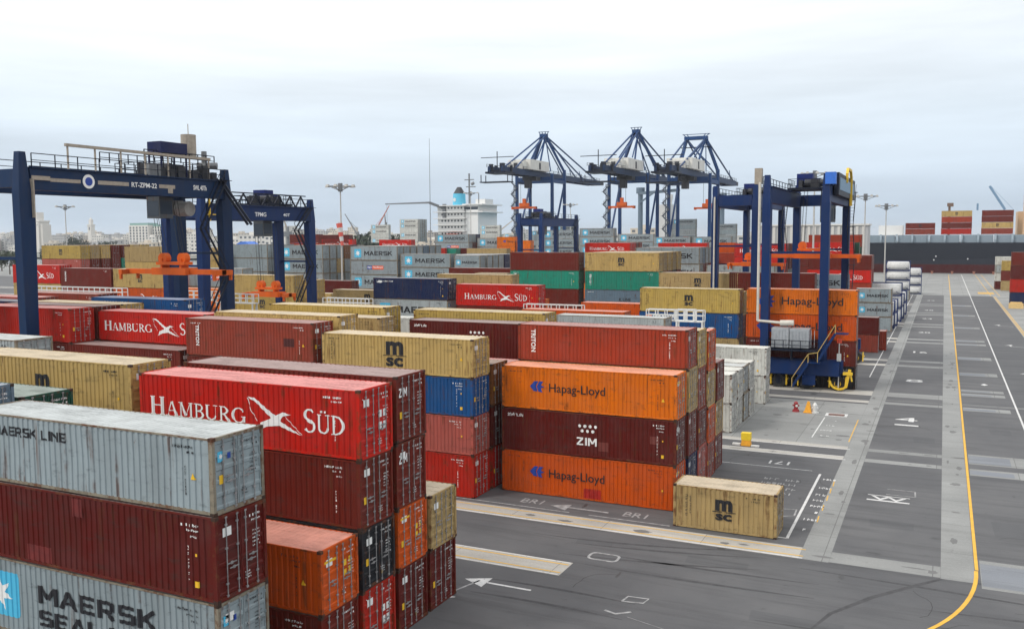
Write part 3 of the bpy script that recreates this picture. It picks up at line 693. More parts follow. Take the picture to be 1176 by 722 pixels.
band([(-33, 52.06), (-20.9, 52.06)], .13, .010); band([(-19.6, 52.06), (-14.4, 52.06)], .13, .010)
gtext('BR1', -24.0, 53.3, 1.5, .9); gtext('BR1', -16.9, 53.2, 1.5, .9)
arrow(-18.6, -22.6, 53.0, 1.15, .22)
for k in range(4): 
    for p in ticks(0, 2.6, 0, .55, 40+k, 7): mk.poly([(-11.2+a, 61.6+1.2*k+b, Z3) for a, b in p])
for p in ribbon([(-13.4, 40.1), (-12.4, 40.3), (-12.3, 40.9), (-13.3, 40.8), (-13.4, 40.1)], [.12]*5)+ribbon([(-13.8, 38.8), (-13.2, 38.6), (-12.6, 39.1)], [.16]*3): mk.poly([(a, b, Z3) for a, b in p])
band([(-21.9, 36.0), (-20.8, 39.6)], .12); band([(-3.0, 64.6), (-1.2, 64.6)], .1); band([(-1.2, 64.6), (-1.25, 66)], .1); band([(-3.0, 66), (-1.2, 66)], .1)
band([(-12.6, 38.5), (-6, 36.5)], .03)
for y in (57.6,): band([(-8.6, 56.8), (-7.9, 57.2), (-7.95, 58.6), (-8.8, 58.4)], .12)
_rr = rrect(-17.0, -15.4, 44.9, 45.9, .3)[0]
for p in ribbon(_rr+[_rr[0]], [.15]*(len(_rr)+1)): mk.poly([(a, b, Z3) for a, b in p])
mk.obj('road_marking_worn', PG, kind='structure')
TM = plain('tyre_mark', (.062, .062, .066), .85, 0, .25); mk = MB(); rt_ = random.Random(3)
for i in range(7):
    x0 = rt_.uniform(-22, 0); y0 = rt_.uniform(38, 49); ang = rt_.uniform(-.12, .12); n = 14; L_ = rt_.uniform(5, 16); cv = rt_.uniform(-.02, .02); P = []
    for k in range(n+1): t_ = L_*k/n; P.append((x0+t_*math.cos(ang+cv*t_), y0+t_*math.sin(ang+cv*t_)))
    for o in (0, 1.9):
        for j, p in enumerate(ribbon([(a, b+o) for a, b in P], [.04+.2*math.sin(math.pi*k/n) for k in range(n+1)])):
            mk.poly([(a, b, .0025) for a, b in p])
for p in ribbon([(1.2, 50.5), (-.5, 48.4), (-2.6, 45.6), (-4.2, 42.8), (-5.0, 40)], [.1, .25, .28, .2, .08]): mk.poly([(a, b, .003) for a, b in p])
mk.obj('tyre_marks', TM, kind='structure')
def blob(mk, x, y, rx, ry, z):
    n = 14; mk.poly([(x+rx*math.cos(2*math.pi*k/n)*rt_.uniform(.6, 1.1), y+ry*math.sin(2*math.pi*k/n)*rt_.uniform(.6, 1.1), z) for k in range(n)])
mk = MB()
for i in range(46):
    xs_ = rt_.choice((-5.8, 1.15)); blob(mk, xs_+rt_.uniform(-.5, .5), rt_.uniform(52, 150), rt_.uniform(.08, .45), rt_.uniform(.15, .9), .0055+.00005*i)
for i in range(40): blob(mk, rt_.uniform(-60, 1.8), rt_.choice((50.6, 50.4, 74, 77.6)), rt_.uniform(.15, .8), rt_.uniform(.06, .3), .0056+.00005*i)
for i in range(26): blob(mk, rt_.uniform(-18, -7), rt_.uniform(79, 98), rt_.uniform(.1, .7), rt_.uniform(.08, .4), .0056+.00005*i)
mk.obj('oil_stains', ground_mat('oil_stain', (.15, .15, .148), (.11, .11, .11)), kind='structure')
mk = MB()
for i in range(60): blob(mk, rt_.uniform(-22, 12), rt_.uniform(34, 130), rt_.uniform(.08, .5), rt_.uniform(.08, .6), .0026+.00002*i)
mk.obj('oil_stains', plain('dark_stain', (.052, .052, .054), .6, 0, .2), kind='structure')
mk = MB()
for (x0, y0, w_, h_) in ((-12, 46.5, 3.2, 1.1), (-3.5, 57, 2.4, 1.6), (-1.8, 82, 1.6, 2.4), (3.2, 58, 1.8, 3), (8.6, 70, 2.0, 3.4), (-18.5, 47, 2.1, .9), (-7.5, 40.5, 4.0, 1.2), (4.2, 88, 1.6, 2.4)):
    mk.poly([(x0, y0, .0022), (x0+w_, y0+.1, .0022), (x0+w_, y0+h_, .0022), (x0-.1, y0+h_, .0022)])
mk.obj('asphalt_repair', ASPH2, kind='structure')
mk = MB()
for i in range(26):
    x = rt_.uniform(-20, 11); y = rt_.uniform(36, 110); a = rt_.uniform(0, 3.1); P = [(x, y)]
    for k in range(7): a += rt_.uniform(-.5, .5); P.append((P[-1][0]+rt_.uniform(.3, .8)*math.cos(a), P[-1][1]+rt_.uniform(.3, .8)*math.sin(a)))
    for p in ribbon(P, [.03]*len(P)): mk.poly([(u, v, .0029) for u, v in p])
mk.obj('asphalt_cracks', plain('crack_dark', (.03, .03, .03), .9), kind='structure')
# small drain covers
for x, y in ((-5.2, 92), (-5.9, 61), (-5.5, 84), (1.2, 70), (1.2, 96)):
    pass

# ==================================================================  CONTAINER STACKS, near blocks
c_ = container
N_ = dict(near=True)
# block A, bay nearest the camera, right ends at x=-21.1
XA = -21.05
c_(XA, YA(0), 8.40, 'grey', 'maersk_line', H=ST, label='pale grey container with black wording, top of the nearest stack bottom left', **N_)
c_(XA, YA(0), 5.50, 'maroon', None, H=HC, patch=(('pink', 3.0, 4.3, .16, .75), ('pink', 5.5, 6.0, 2.1, 2.75)), label='dark maroon container with pink patch under the top pale grey one', **N_)
c_(XA, YA(0), 2.60, 'grey', 'sealand', H=HC, label='pale grey container with light blue star square at bottom left corner', **N_)
c_(XA, YA(0), 0, 'burgundy', None, H=ST, label='burgundy container at the foot of the nearest stack bottom left', **N_)
c_(XA, YA(2), 2.90, 'deeporange', None, H=ST, doorkind='hl', label='orange container with pale roof between grey stack and the seabird lettering stack', **N_)
c_(XA, YA(2), 0, 'burgundy', None, H=HC, label='burgundy container directly under the near pale-roofed orange one', **N_)
c_(XA, YA(3), 8.383, 'hsred', 'hs', H=HC, label='bright red container with huge white serif lettering and seabird, near left', **N_)
c_(XA, YA(3), 5.487, 'burgundy', None, H=HC, label='burgundy container under the near red one with seabird lettering', **N_)
c_(XA, YA(3), 2.896, 'black', None, H=ST, label='dark near-black container with brown scuffed doors beside near orange one', **N_)
c_(XA, YA(3), 0, 'red', None, H=HC, doorkind='hs', label='red container under the near-black container at the bottom edge', **N_)
c_(XA, YA(4), 8.55, 'burgundy', 'zim', H=HC, label='burgundy container with white letters on doors, top beside the seabird container', **N_)
c_(XA, YA(4), 5.60, 'burgundy', 'zim', H=HC, label='burgundy container with white letters on doors, second from top beside seabird stack', **N_)
c_(XA, YA(4), 2.90, 'deeporange', None, H=HC, sz=.93, doorkind='hl', label='orange container showing only its doors under two burgundy ones', **N_)
c_(XA, YA(4), 0, 'maroon', None, H=HC, label='maroon container on the ground under the orange doors', **N_)
c_(XA, YA(5), 2.896, 'sand', None, H=ST, doorkind='msc', label='small beige topped container at the right end of the near block', **N_)
c_(XA, YA(5), 0, 'maroon', None, H=HC, label='maroon container under the beige one at the near block right end', **N_)
stack(YA(0), -33.9, 11.6, ['greyblue', 'grey', 'burgundy'], 'stack cut by the left edge above the near grey roof', near=True, n=4)
stack(YA(1), -33.9, 10.97, ['green', 'burgundy'], 'green-doored stack behind the nearest pale grey roof', near=True)
stack(YA(3), -33.75, 11.6, [('beige', 'msc')], 'beige stack left of the near seabird lettering', near=True)
stack(YA(4), -34.1, 8.6, ['burgundy'], 'row hidden behind the left beige container', near=False)
stack(YA(5), -49.2, 11.5, ['palegrey'], 'pale roofed stack left of the left crane leg', near=False)
# block B
c_(-8.17, YB(0), 0, 'sand', 'msc_big', L=L20, H=ST, label='short beige container alone on the ground beside the orange stack', **N_)
c_(-14.8, YB(1), 5.81, 'orange', 'hapag', H=HC, label='orange container with blue mark, on top of the maroon white-lettered one', **N_)
c_(-14.8, YB(1), 2.905, 'maroon', 'zim', H=HC, patch=(('tan', 7.0, 7.7, .5, 1.1), ('tan', 10.5, 11.1, 1.3, 1.8)), label='maroon container with white dots and letters between two orange ones', **N_)
c_(-14.8, YB(1), 0, 'deeporange', 'hapag', H=HC, patch=(('red', 6.0, 7.2, .16, .8),), label='orange container on the ground with red patch, blue mark on side', **N_)
D_ = 'row right behind the central orange stack'
def col4(k, cols, hs, desc, xr=-14.8, top=None):
    z = sum(hs)
    for i, (c, h) in enumerate(zip(cols, hs)):
        z -= h; cc = c if isinstance(c, tuple) else (c, None)
        c_(xr, YB(k), z, cc[0], cc[1], H=h, near=True, patch=((('dark', 9.5, 10.5, 1.1, 1.7),) if (k, i, xr) == (0, 0, -40.75) else ()), doorkind=(cc[2] if len(cc) > 2 else None), label=f"{DESC[cc[0]]} container, {ORD[i] if i < len(hs)-1 else 'lowest'} of {desc}")
col4(2, [('brick', 'triton'), 'sand', 'burgundy', 'navy'], [ST, HC, HC, HC], 'second row behind the central orange stack')
col4(3, ['beige', 'rustred', 'burgundy', 'rose'], [ST, HC, ST, HC], 'third row behind the central orange stack')
col4(4, ['deeporange', 'sand', 'deeporange', 'rustred'], [HC, ST, ST, ST], 'fourth row behind the central orange stack')
col4(5, ['burgundy', 'sand', 'burgundy'], [HC, ST, ST], 'last low row behind the central orange stack')
col4(0, [('beige', 'msc_big'), 'blue', 'rose', 'red'], [ST, ST, ST, HC], 'stack left of the central orange stack', -27.8)
col4(1, ['brown', 'maroon', 'red'], [HC, HC, HC], 'dark gap stack behind the beige and blue one', -27.75)
col4(2, ['rose', 'maroon', 'black'], [HC, HC, ST], 'pinkish roofed stack behind the dark gap', -27.9)
col4(4, [('maroon', 'zim'), 'burgundy', 'brick', 'navy'], [HC, ST, ST, ST], 'long maroon stack left of the brick red container', -27.35)
col4(5, ['yellowbeige', 'beige', 'burgundy', 'beige'], [HC, HC, ST, HC], 'beige stack just behind the long maroon one', -28.6)
col4(0, [('rustred', 'triton'), 'burgundy', 'maroon', 'brick'], [HC, HC, ST, HC], 'faded red stack in the left centre', -40.75)
col4(1, ['beige', 'beige', 'burgundy', 'brick'], [HC]*4, 'beige stack behind the faded red one', -40.5)
col4(3, ['sand', 'beige', 'maroon', 'brick'], [HC, ST, ST, HC], 'small beige end between two long beige roofs', -40.6)
col4(4, [('yellowbeige', 'msc'), 'beige', 'burgundy', 'grey'], [HC]*4, 'yellowish stack ending at the long maroon one', -41.9)
col4(0, ['burgundy', 'burgundy', 'maroon'], [HC, HC, HC], 'low burgundy stack before the second seabird container', -53.65)
col4(1, [('hsred', 'hs'), 'burgundy', 'red', 'brick'], [ST, HC, HC, HC], 'second seabird stack at the left', -53.6)
col4(0, ['red', 'burgundy', 'brick', 'maroon'], [HC]*4, 'red stack behind the left crane leg', -66.0)
col4(1, ['maroon', 'burgundy', 'burgundy', 'brick'], [HC]*4, 'dark red doors right of the left crane leg', -66.0)
col4(2, ['beige', 'beige', 'maroon', 'brick'], [HC]*4, 'beige roofed stack behind the left crane leg', -66.1)
stack(YB(3)+1, -62.3, 12.2, [('blue', 'hanjin')], 'bright blue stack behind second seabird container', near=True, n=4)
stack(YB(5), -79.0, 11.7, ['rustred'], 'salmon roofed stack far left')
stack(YB(4), -84.5, 11.4, ['rose'], 'pale pink roofed stack at the left edge')
stack(YB(3), -79.5, 11.2, ['navy'], 'blue roofed stack at the left edge')

# ------------------------------------------------------------------ block C0: reefers by the service road
for k, (n_, c) in enumerate(((2, 'white'), (2, 'white'), (2, 'palegrey'), (2, 'white'))):
    for i in range(n_):
        c_(-16.5, 79.4+2.75*k, ST*(n_-1-i), c, None, H=ST, near=True, label=f"{DESC[c]} refrigerated container, {'upper' if i == 0 else 'lower'} one in row {('nearest', 'second', 'third', 'fourth')[k]} beside pale pad")
for i in range(2): c_(-16.2, 94.6, HC*(1-i), 'white', None, H=HC, near=True, label=f"{'upper' if i == 0 else 'lower'} taller white refrigerated container before the yellow-wheeled crane")
stack(90.4, -25.7, 8.95, ['palegrey', 'white', 'white'], 'white stack beside the white railed platform')
stack(93.2, -31.0, 9.2, ['deeporange'], 'orange roof behind the white stack')
stack(88, -55.0, 8.2, ['white'], 'white stack behind the long beige roofs')

# ------------------------------------------------------------------ block C
Y0 = 107.5
stack(Y0, -8.55, 11.2, [('orange', 'hapag_big'), ('deeporange', 'hapag_big'), 'burgundy', 'black'], 'tall orange stack inside the right crane', near=True)
stack(Y0, -21.6, 11.05, [('yellowbeige', 'msc'), ('blue', 'hanjin'), 'sand', 'beige'], 'yellowish stack left of right crane', near=True)
stack(Y0, -47.5, 11.05, [('hsred', 'hs_small'), 'burgundy', 'maroon'], 'third seabird stack in the centre', near=True)
stack(Y0, -61.0, 11.7, [('navy', 'cma'), ('palegrey', 'maersk'), 'grey'], 'navy stack left of the central seabird one', near=True)
stack(Y0+8.2, -55.2, 12.0, ['sand'], 'beige stack behind the navy one')
stack(Y0+2.8, -70.0, 9.7, [('sand', 'msc')], 'beige stack half hidden by the navy one')
stack(Y0, -87.3, 11.8, [('beige', 'msc'), ('yellowbeige', 'msc')], 'two-tone beige stack behind the left crane')
stack(Y0+5.5, -87.6, 10.9, ['beige', 'sand'], 'beige doors beside the two-tone beige stack')
stack(Y0, -101.8, 9.5, ['orange'], 'orange stack under the left spreader')
stack(Y0+5.5, -102.0, 12.5, [('silver', 'pando'), 'grey'], 'silver stack behind the left spreader')
stack(Y0, -112.8, 12.45, [('beige', 'msc'), ('deeporange', 'hs_small')], 'beige stack left of the spreader')
stack(Y0, -125.5, 12.45, [('burgundy', 'triton'), 'rustred'], 'burgundy stack between two left crane legs')
stack(Y0, -137.9, 12.9, [('hsred', 'hs_small'), ('beige', 'msc')], 'red stack behind the left crane leg')
for k in (1, 2): stack(Y0+2.75*k, -21.8, 11.0-.4*k, ['beige', 'burgundy'], f"{('first', 'second')[k-1]} row behind the yellowish stack")
stack(Y0+2.75, -48.2, 9.0, ['orange'], 'row behind the third seabird stack')
stack(Y0+5.5, -31.5, 8.6, ['deeporange', 'orange'], 'low orange roof near the white platform')
stack(Y0+5.5, -113.4, 11.6, ['hsred'], 'red roof behind the left beige stack')

# ------------------------------------------------------------------ block D
Y0 = 136.
stack(Y0, -53.0, 14.8, ['burgundy', ('teal', 'bar'), 'burgundy', 'brick'], 'burgundy and teal stack under the quay cranes')
def rows(Y, XR, z, cols, desc, k0=1, n=None, second=None, third=None):
    for k, c in enumerate(cols):
        stack(Y+2.75*(k+k0), XR, z, [c, (second[k] if second else 'burgundy'), (third[k] if third else 'grey')], f"row {k+2} of the {desc}", n=n)
stack(Y0, -39.7, 14.8, [('beige', 'msc'), ('teal', 'bar'), ('greyblue', 'mol'), 'grey'], 'beige and teal stack right of centre')
rows(Y0, -39.8, 14.8, ['sand', 'beige', 'sand', 'beige'], 'beige and teal stack', second=['brick', 'burgundy', 'black', 'burgundy'])
stack(Y0, -27.5, 11.75, [('sand', 'msc'), 'beige'], 'sandy stack behind the yellowish one')
rows(Y0, -27.6, 11.75, ['brown'], 'sandy stack behind yellowish one')
stack(Y0, -16.6, 11.9, ['burgundy', 'brick'], 'burgundy stack inside the right crane legs')
stack(Y0+2.75, -66.3, 12.0, ['burgundy', 'maroon'], 'maroon roof left of burgundy and teal stack')
stack(Y0, -65.8, 11.3, [('sand', 'msc')], 'small beige end left of burgundy and teal', L=L20, n=4)
stack(143., -8.35, 5.2, ['maroon', 'rustred'], 'low maroon pair beside the service road', L=L20)
stack(146.2, -7.4, 2.9, ['brick'], 'single brick red box beside the service road', L=L20)
stack(Y0, -167.8, 16.0, [('yellowbeige', 'msc'), ('rose', 'faint')], 'far left beige and rose stack', n=6)
rows(Y0, -167.9, 16.0, ['sand', 'beige', 'burgundy', 'maroon', 'beige', 'yellowbeige'], 'far left rose stack', n=6, second=['burgundy', 'burgundy', 'burgundy', 'teal', 'sand', 'navy'])
stack(Y0, -142.3, 15.8, ['sand', 'beige'], 'beige stack left of the blue crane leg')
stack(Y0+8.2, -103.2, 9.05, ['maroon', 'sand'], 'maroon stack under the lamp mast')
stack(Y0+2.7, -104.0, 6.9, ['beige'], 'low beige stack before the lamp mast', L=L20)
# ------------------------------------------------------------------ block E
Y0 = 164.
G3 = ['grey', 'silver', 'palegrey', 'greyblue', 'silver', 'grey']
stack(Y0, -124.9, 15.7, [('grey', 'maersk'), ('grey', 'maersk'), ('palegrey', 'maersk')], 'starred grey stack behind the far left crane', n=5)
rows(Y0, -125, 15.7, ['silver', 'grey', 'brown', 'navy', 'grey'], 'starred stack by lamp mast', n=5, second=['grey', 'sand', 'silver', 'navy', 'grey'])
stack(Y0, -105.3, 15.5, [('grey', 'maersk'), ('silver', 'pando'), ('grey', 'maersk')], 'starred grey stack right of lamp mast', n=5)
rows(Y0, -105.4, 15.5, G3, 'starred grey stack right of mast', n=5, second=G3[::-1])
stack(Y0, -92.3, 13.9, [('grey', 'maersk'), ('grey', 'maersk')], 'starred grey stack left of the small starred one', n=5)
stack(Y0, -85.4, 13.6, [('grey', 'maersk_short'), ('palegrey', 'maersk_short')], 'small starred grey stack', L=L20, n=5)
rows(Y0, -85.2, 13.6, ['silver', 'grey', 'palegrey', 'navy', 'grey', 'greyblue'], 'small starred grey stack', n=5, second=G3)
stack(Y0, -40.2, 15.2, [('silver', 'maersk'), ('palegrey', 'maersk')], 'silver stack beside the tall beige ends', n=5)
rows(Y0, -40.4, 15.2, ['greyblue', 'silver', 'grey'], 'silver stack beside tall beige ends', n=5)
stack(Y0, -26.8, 12., ['palegrey', 'silver'], 'long pale stack between the right cranes')
stack(Y0, -14.6, 10.6, [('silver', 'maersk'), 'grey'], 'starred silver stack inside the right crane')
stack(Y0-2, -53.5, 14.3, ['greyblue'], 'grey roof behind the burgundy and teal stack', n=5)
stack(Y0, -66.5, 14.0, ['silver'], 'pale roof left behind the burgundy stack', n=5)
for k in range(4): stack(Y0+2.75*k, -140.5-.3*k, 15.9, [G3[k], 'grey', 'silver'], f"row {k+1} of grey doors by far crane", n=5)
stack(Y0-2, -151.5, 15.2, ['sand', 'beige', 'brown'], 'beige end at the left grey doors', L=L20, n=5)
stack(175., -8.1, 7.7, [('grey', 'maersk_short'), ('silver', 'maersk_short'), 'silver'], 'starred stack beside the service road', L=L20, n=3)
# ------------------------------------------------------------------ blocks F, G, H
Y0 = 192.
stack(Y0, -12.8, 13.3, ['burgundy', ('hsred', 'hs_small'), 'brick', ('hsred', 'hs_small')], 'red stack seen through the right crane', n=5)
rows(Y0, -12.9, 13.3, ['rustred', 'burgundy'], 'red stack seen through the right crane', n=5)
stack(Y0, -46.0, 14.0, [('hsred', 'hs_small'), 'deeporange'], 'red stack between two right crane legs', n=5)
stack(Y0, -64, 12.5, ['grey'], 'grey stack before the second quay crane')
stack(Y0, -150, 14.5, ['beige', 'maroon'], 'sand stack behind the far left grey ones', n=5)
Y0 = 220.
stack(Y0, -33.4, 15.4, [('hsred', 'hs_small'), 'hsred', 'brick'], 'left red stack below the pale shed', n=5)
rows(Y0, -33.5, 15.4, ['maroon', 'burgundy', 'maroon'], 'left red shed stack', n=5, second=['maroon', 'brick', 'maroon'])
stack(Y0, -18.6, 15.7, [('hsred', 'hs_small'), 'burgundy'], 'right red stack below the pale shed', n=6)
stack(Y0+2.75, -17.6, 15.6, ['green', 'grey'], 'green end beside the right red stack', n=6)
stack(Y0+12, -17.9, 17.4, ['brick', 'green'], 'brick red end above the green one', n=6)
stack(Y0, -71.8, 15.65, [('hsred', 'hs_small'), 'red'], 'red seabird stack under the second quay crane', n=6)
rows(Y0, -71.9, 15.65, ['red', 'burgundy', 'rustred'], 'red stack under second quay crane', n=6)
stack(Y0, -64.6+12.3, 15.6, [('hsred', 'hs_small'), 'red'], 'red stack under the third quay crane', n=6)
stack(Y0+5, -46.3, 15.6, ['deeporange'], 'orange end right of the third quay crane', L=L20, n=6)
stack(Y0, -125.5, 14.3, ['red'], 'small red box in front of the white ship', L=L20, n=5)
stack(Y0+1, -122.6, 14.2, ['teal'], 'small teal box in front of the white ship', L=L20, n=5)
stack(Y0+5, -119.5, 14.2, ['maroon'], 'maroon box right of the small teal one', L=L20, n=5)
stack(Y0, -106.5, 14.2, ['sand', 'beige'], 'beige roof under the far orange boxes', n=5)
Y0 = 248.
stack(Y0, -153.9, 16.6, [('hsred', 'hs_small'), 'grey'], 'red seabird stack before the dark trees', n=6)
stack(Y0, -117.2, 17.3, [('orange', 'hapag'), ('orange', 'hapag')], 'pair of far orange boxes left of quay crane', L=L20, n=6)
stack(Y0, -112.1, 16.2, ['orange', 'orange'], 'far orange box behind the small crane', L=4.6, n=6)
stack(Y0, -176.8, 16.8, [('hsred', 'hs_small'), 'red'], 'far red stack behind the starred grey ones', n=6)
stack(Y0, -190.5, 18.5, ['burgundy', 'brick'], 'far brick stack left of the lamp mast', n=7)
stack(Y0, -178.2, 18.3, ['maroon', 'brick'], 'far maroon stack left of the lamp mast', n=7)
stack(Y0, -133.0, 18.2, [('silver', 'maersk'), ('silver', 'pando')], 'silver stack left of the far orange boxes', n=7)
stack(Y0+3, -119.6, 17.0, [('palegrey', 'maersk'), 'grey'], 'pale stack left of far orange boxes', n=6)
rows(Y0, -133.2, 18.2, ['grey', 'navy'], 'silver far stack', n=7)
Y0 = 285.
for i, (x, z) in enumerate(((-112, 19.5), (-98.5, 20), (-85, 18), (-73, 17))):
    stack(Y0, x, z, [('silver', 'maersk'), ('grey', 'maersk'), ('grey', 'maersk'), 'palegrey'], f"{('first', 'second', 'third', 'fourth')[i]} far grey stack behind the quay crane legs", n=7)
stack(Y0, -60, 17, [('silver', 'maersk'), 'grey'], 'far grey stack behind third quay crane', n=6)

# right-hand side blocks
stack(250., 27.0, 12.95, ['burgundy', 'maroon', 'red', 'navy'], 'tall burgundy stack at the right edge')
stack(245., 22.4, 5.3, ['beige', 'grey'], 'low beige pair at the right edge', L=L20)
stack(315., 28.3, 9.2, ['yellowbeige', 'burgundy', 'sand'], 'yellow and red stack left of right burgundy')
for k in (0, 1): stack(322.+2.75*k, 27.0, 10.2, ['white', 'palegrey', 'white'], f"{('front', 'back')[k]} white stack at the right by the ship")

# ==================================================================  tank containers
def tank(x1, y0, z, label, blue=True):
    r_ = root('tank_container', (x1-L20/2, y0+W/2, z), label, 'tank container', 'white tank containers beside the service road')
    fr = cached('tankframe', lambda: m_of(lambda mb: _tf(mb), 'frame')); tk = cached('tank', lambda: m_of(lambda mb: _tk(mb), 'tank'))
    mkobj('frame', fr, [paint('tank_frame_blue', '#1a3168', .3)], r_); mkobj('tank', tk, [plain('tank_white', (.72, .72, .70), .4)], r_)
def _tf(mb):
    a, h, H = L20/2, W/2, ST
    for sx in (-1, 1):
        x = sx*(a-.07)
        for sy in (-1, 1):
            mb.box(x-.07, x+.07, sy*h-(.14 if sy > 0 else 0), sy*h+(.14 if sy < 0 else 0), 0, H)
            mb.beam((x, sy*(h-.1), .1), (x, sy*.3, .75), .08); mb.beam((x, sy*(h-.1), H-.1), (x, sy*.4, H-.5), .08)
        mb.box(x-.06, x+.06, -h+.14, h-.14, 0, .15); mb.box(x-.06, x+.06, -h+.14, h-.14, H-.14, H-.01)
    for sy in (-1, 1):
        for z in (.08, H-.08): mb.beam((-a+.14, sy*(h-.07), z), (a-.14, sy*(h-.07), z), .12)
        mb.beam((-a+.14, sy*(h-.07), .1), (-a+1.3, sy*(h-.2), 1.0), .07); mb.beam((a-.14, sy*(h-.07), .1), (a-1.3, sy*(h-.2), 1.0), .07)
def _tk(mb):
    n = 18; rs = [(-2.85, .35), (-2.75, .8), (-2.55, 1.1), (2.55, 1.1), (2.75, .8), (2.85, .35)]
    ring = [[mb.bm.verts.new((x, r*1.0*math.cos(2*math.pi*i/n)/(math.cos(2*math.pi*i/n)**4+math.sin(2*math.pi*i/n)**4)**.2, 1.3+r*math.sin(2*math.pi*i/n)/(math.cos(2*math.pi*i/n)**4+math.sin(2*math.pi*i/n)**4)**.2)) for i in range(n)] for x, r in rs]
    for a, b in zip(ring, ring[1:]):
        for i in range(n): f = mb.bm.faces.new((a[i], a[(i+1) % n], b[(i+1) % n], b[i])); f.smooth = True
    mb.bm.faces.new(ring[0]); mb.bm.faces.new(ring[-1][::-1])
    mb.box(-.5, .5, -.35, .35, 2.3, 2.5)
row_names = ['nearest', 'second', 'third', 'fourth', 'fifth']
for k, (y, x, n_) in enumerate(((181, -7.9, 2), (186, -7.6, 2), (196, -7.3, 3), (203, -7.1, 2), (214, -7.0, 2))):
    for i in range(n_): tank(x, y, ST*i, f"white tank container, level {i+1} of the {row_names[k]} tank pile along the service road")
for k in range(3): tank(-7.9, 262, ST*k+ST, f"{('lower', 'middle', 'upper')[k]} white tank container in the triple pile before the dark hull")
stack(262, -7.9, ST, ['palegrey'], 'base under the triple tank pile', L=L20)
for k in range(3): tank(-5.6, 288, ST*k+(0), f"white tank container, level {k+1} of the farthest tank pile near the hull")
stack(259, -19.0, 12., ['orange', 'silver', 'brick'], 'orange stack left of the triple tank pile', L=L40)
stack(275, -26.0, 13.4, ['white'], 'white roofed stack before the dark hull', n=5)
stack(205, -16.2, 6.5, ['white', 'brick'], 'white box left of the tank piles', L=L20)

# ==================================================================  white reefer platforms
def platform(x0, x1, y, z, label, gable=True):
    r_ = root('access_platform', (x0, y, 0), label, 'platform', 'white steel platforms over the container rows')
    L = x1-x0
    mb = MB(); mb.box(0, L, 0, 1.0, z-.12, z); mb.obj('walkway', WP, r_)
    mb = MB(); mb.rail([(0, .05, z), (L, .05, z)], 1.1, .045, 1.1); mb.rail([(0, .95, z), (L, .95, z)], 1.1, .045, 1.1); mb.obj('railing', WP, r_)
    for i in range(int(L//6)+1):
        x = min(L-.1, i*6+.1); mb = MB(); mb.beam((x, .1, 0), (x, .1, z-.12), .15); mb.beam((x, .9, 0), (x, .9, z-.12), .15)
        for k in range(int(z//3)): mb.beam((x, .1, k*3+.2), (x, .9, k*3+3), .07)
        mb.obj('support_post', WP, r_)
platform(-28.5, -22.4, 93.0, 8.5, 'white railed platform beside the brick red central container')
platform(-24.2, -22.3, 88.9, 8.9, 'short white railed platform step in front of the blue container')
platform(-86.0, -79.6, 90.0, 9.1, 'white railed platform right of the left crane leg')
platform(-124, -103, 90., 9.4, 'long white railed platform behind the left crane leg')
platform(-71.0, -64, 93., 8.7, 'white railed platform left of the navy stack')
platform(-45, -37.6, 97.5, 8.3, 'white railed platform under the central seabird container')
platform(-95.5, -88, 91.5, 9.2, 'white railed platform behind the left spreader')

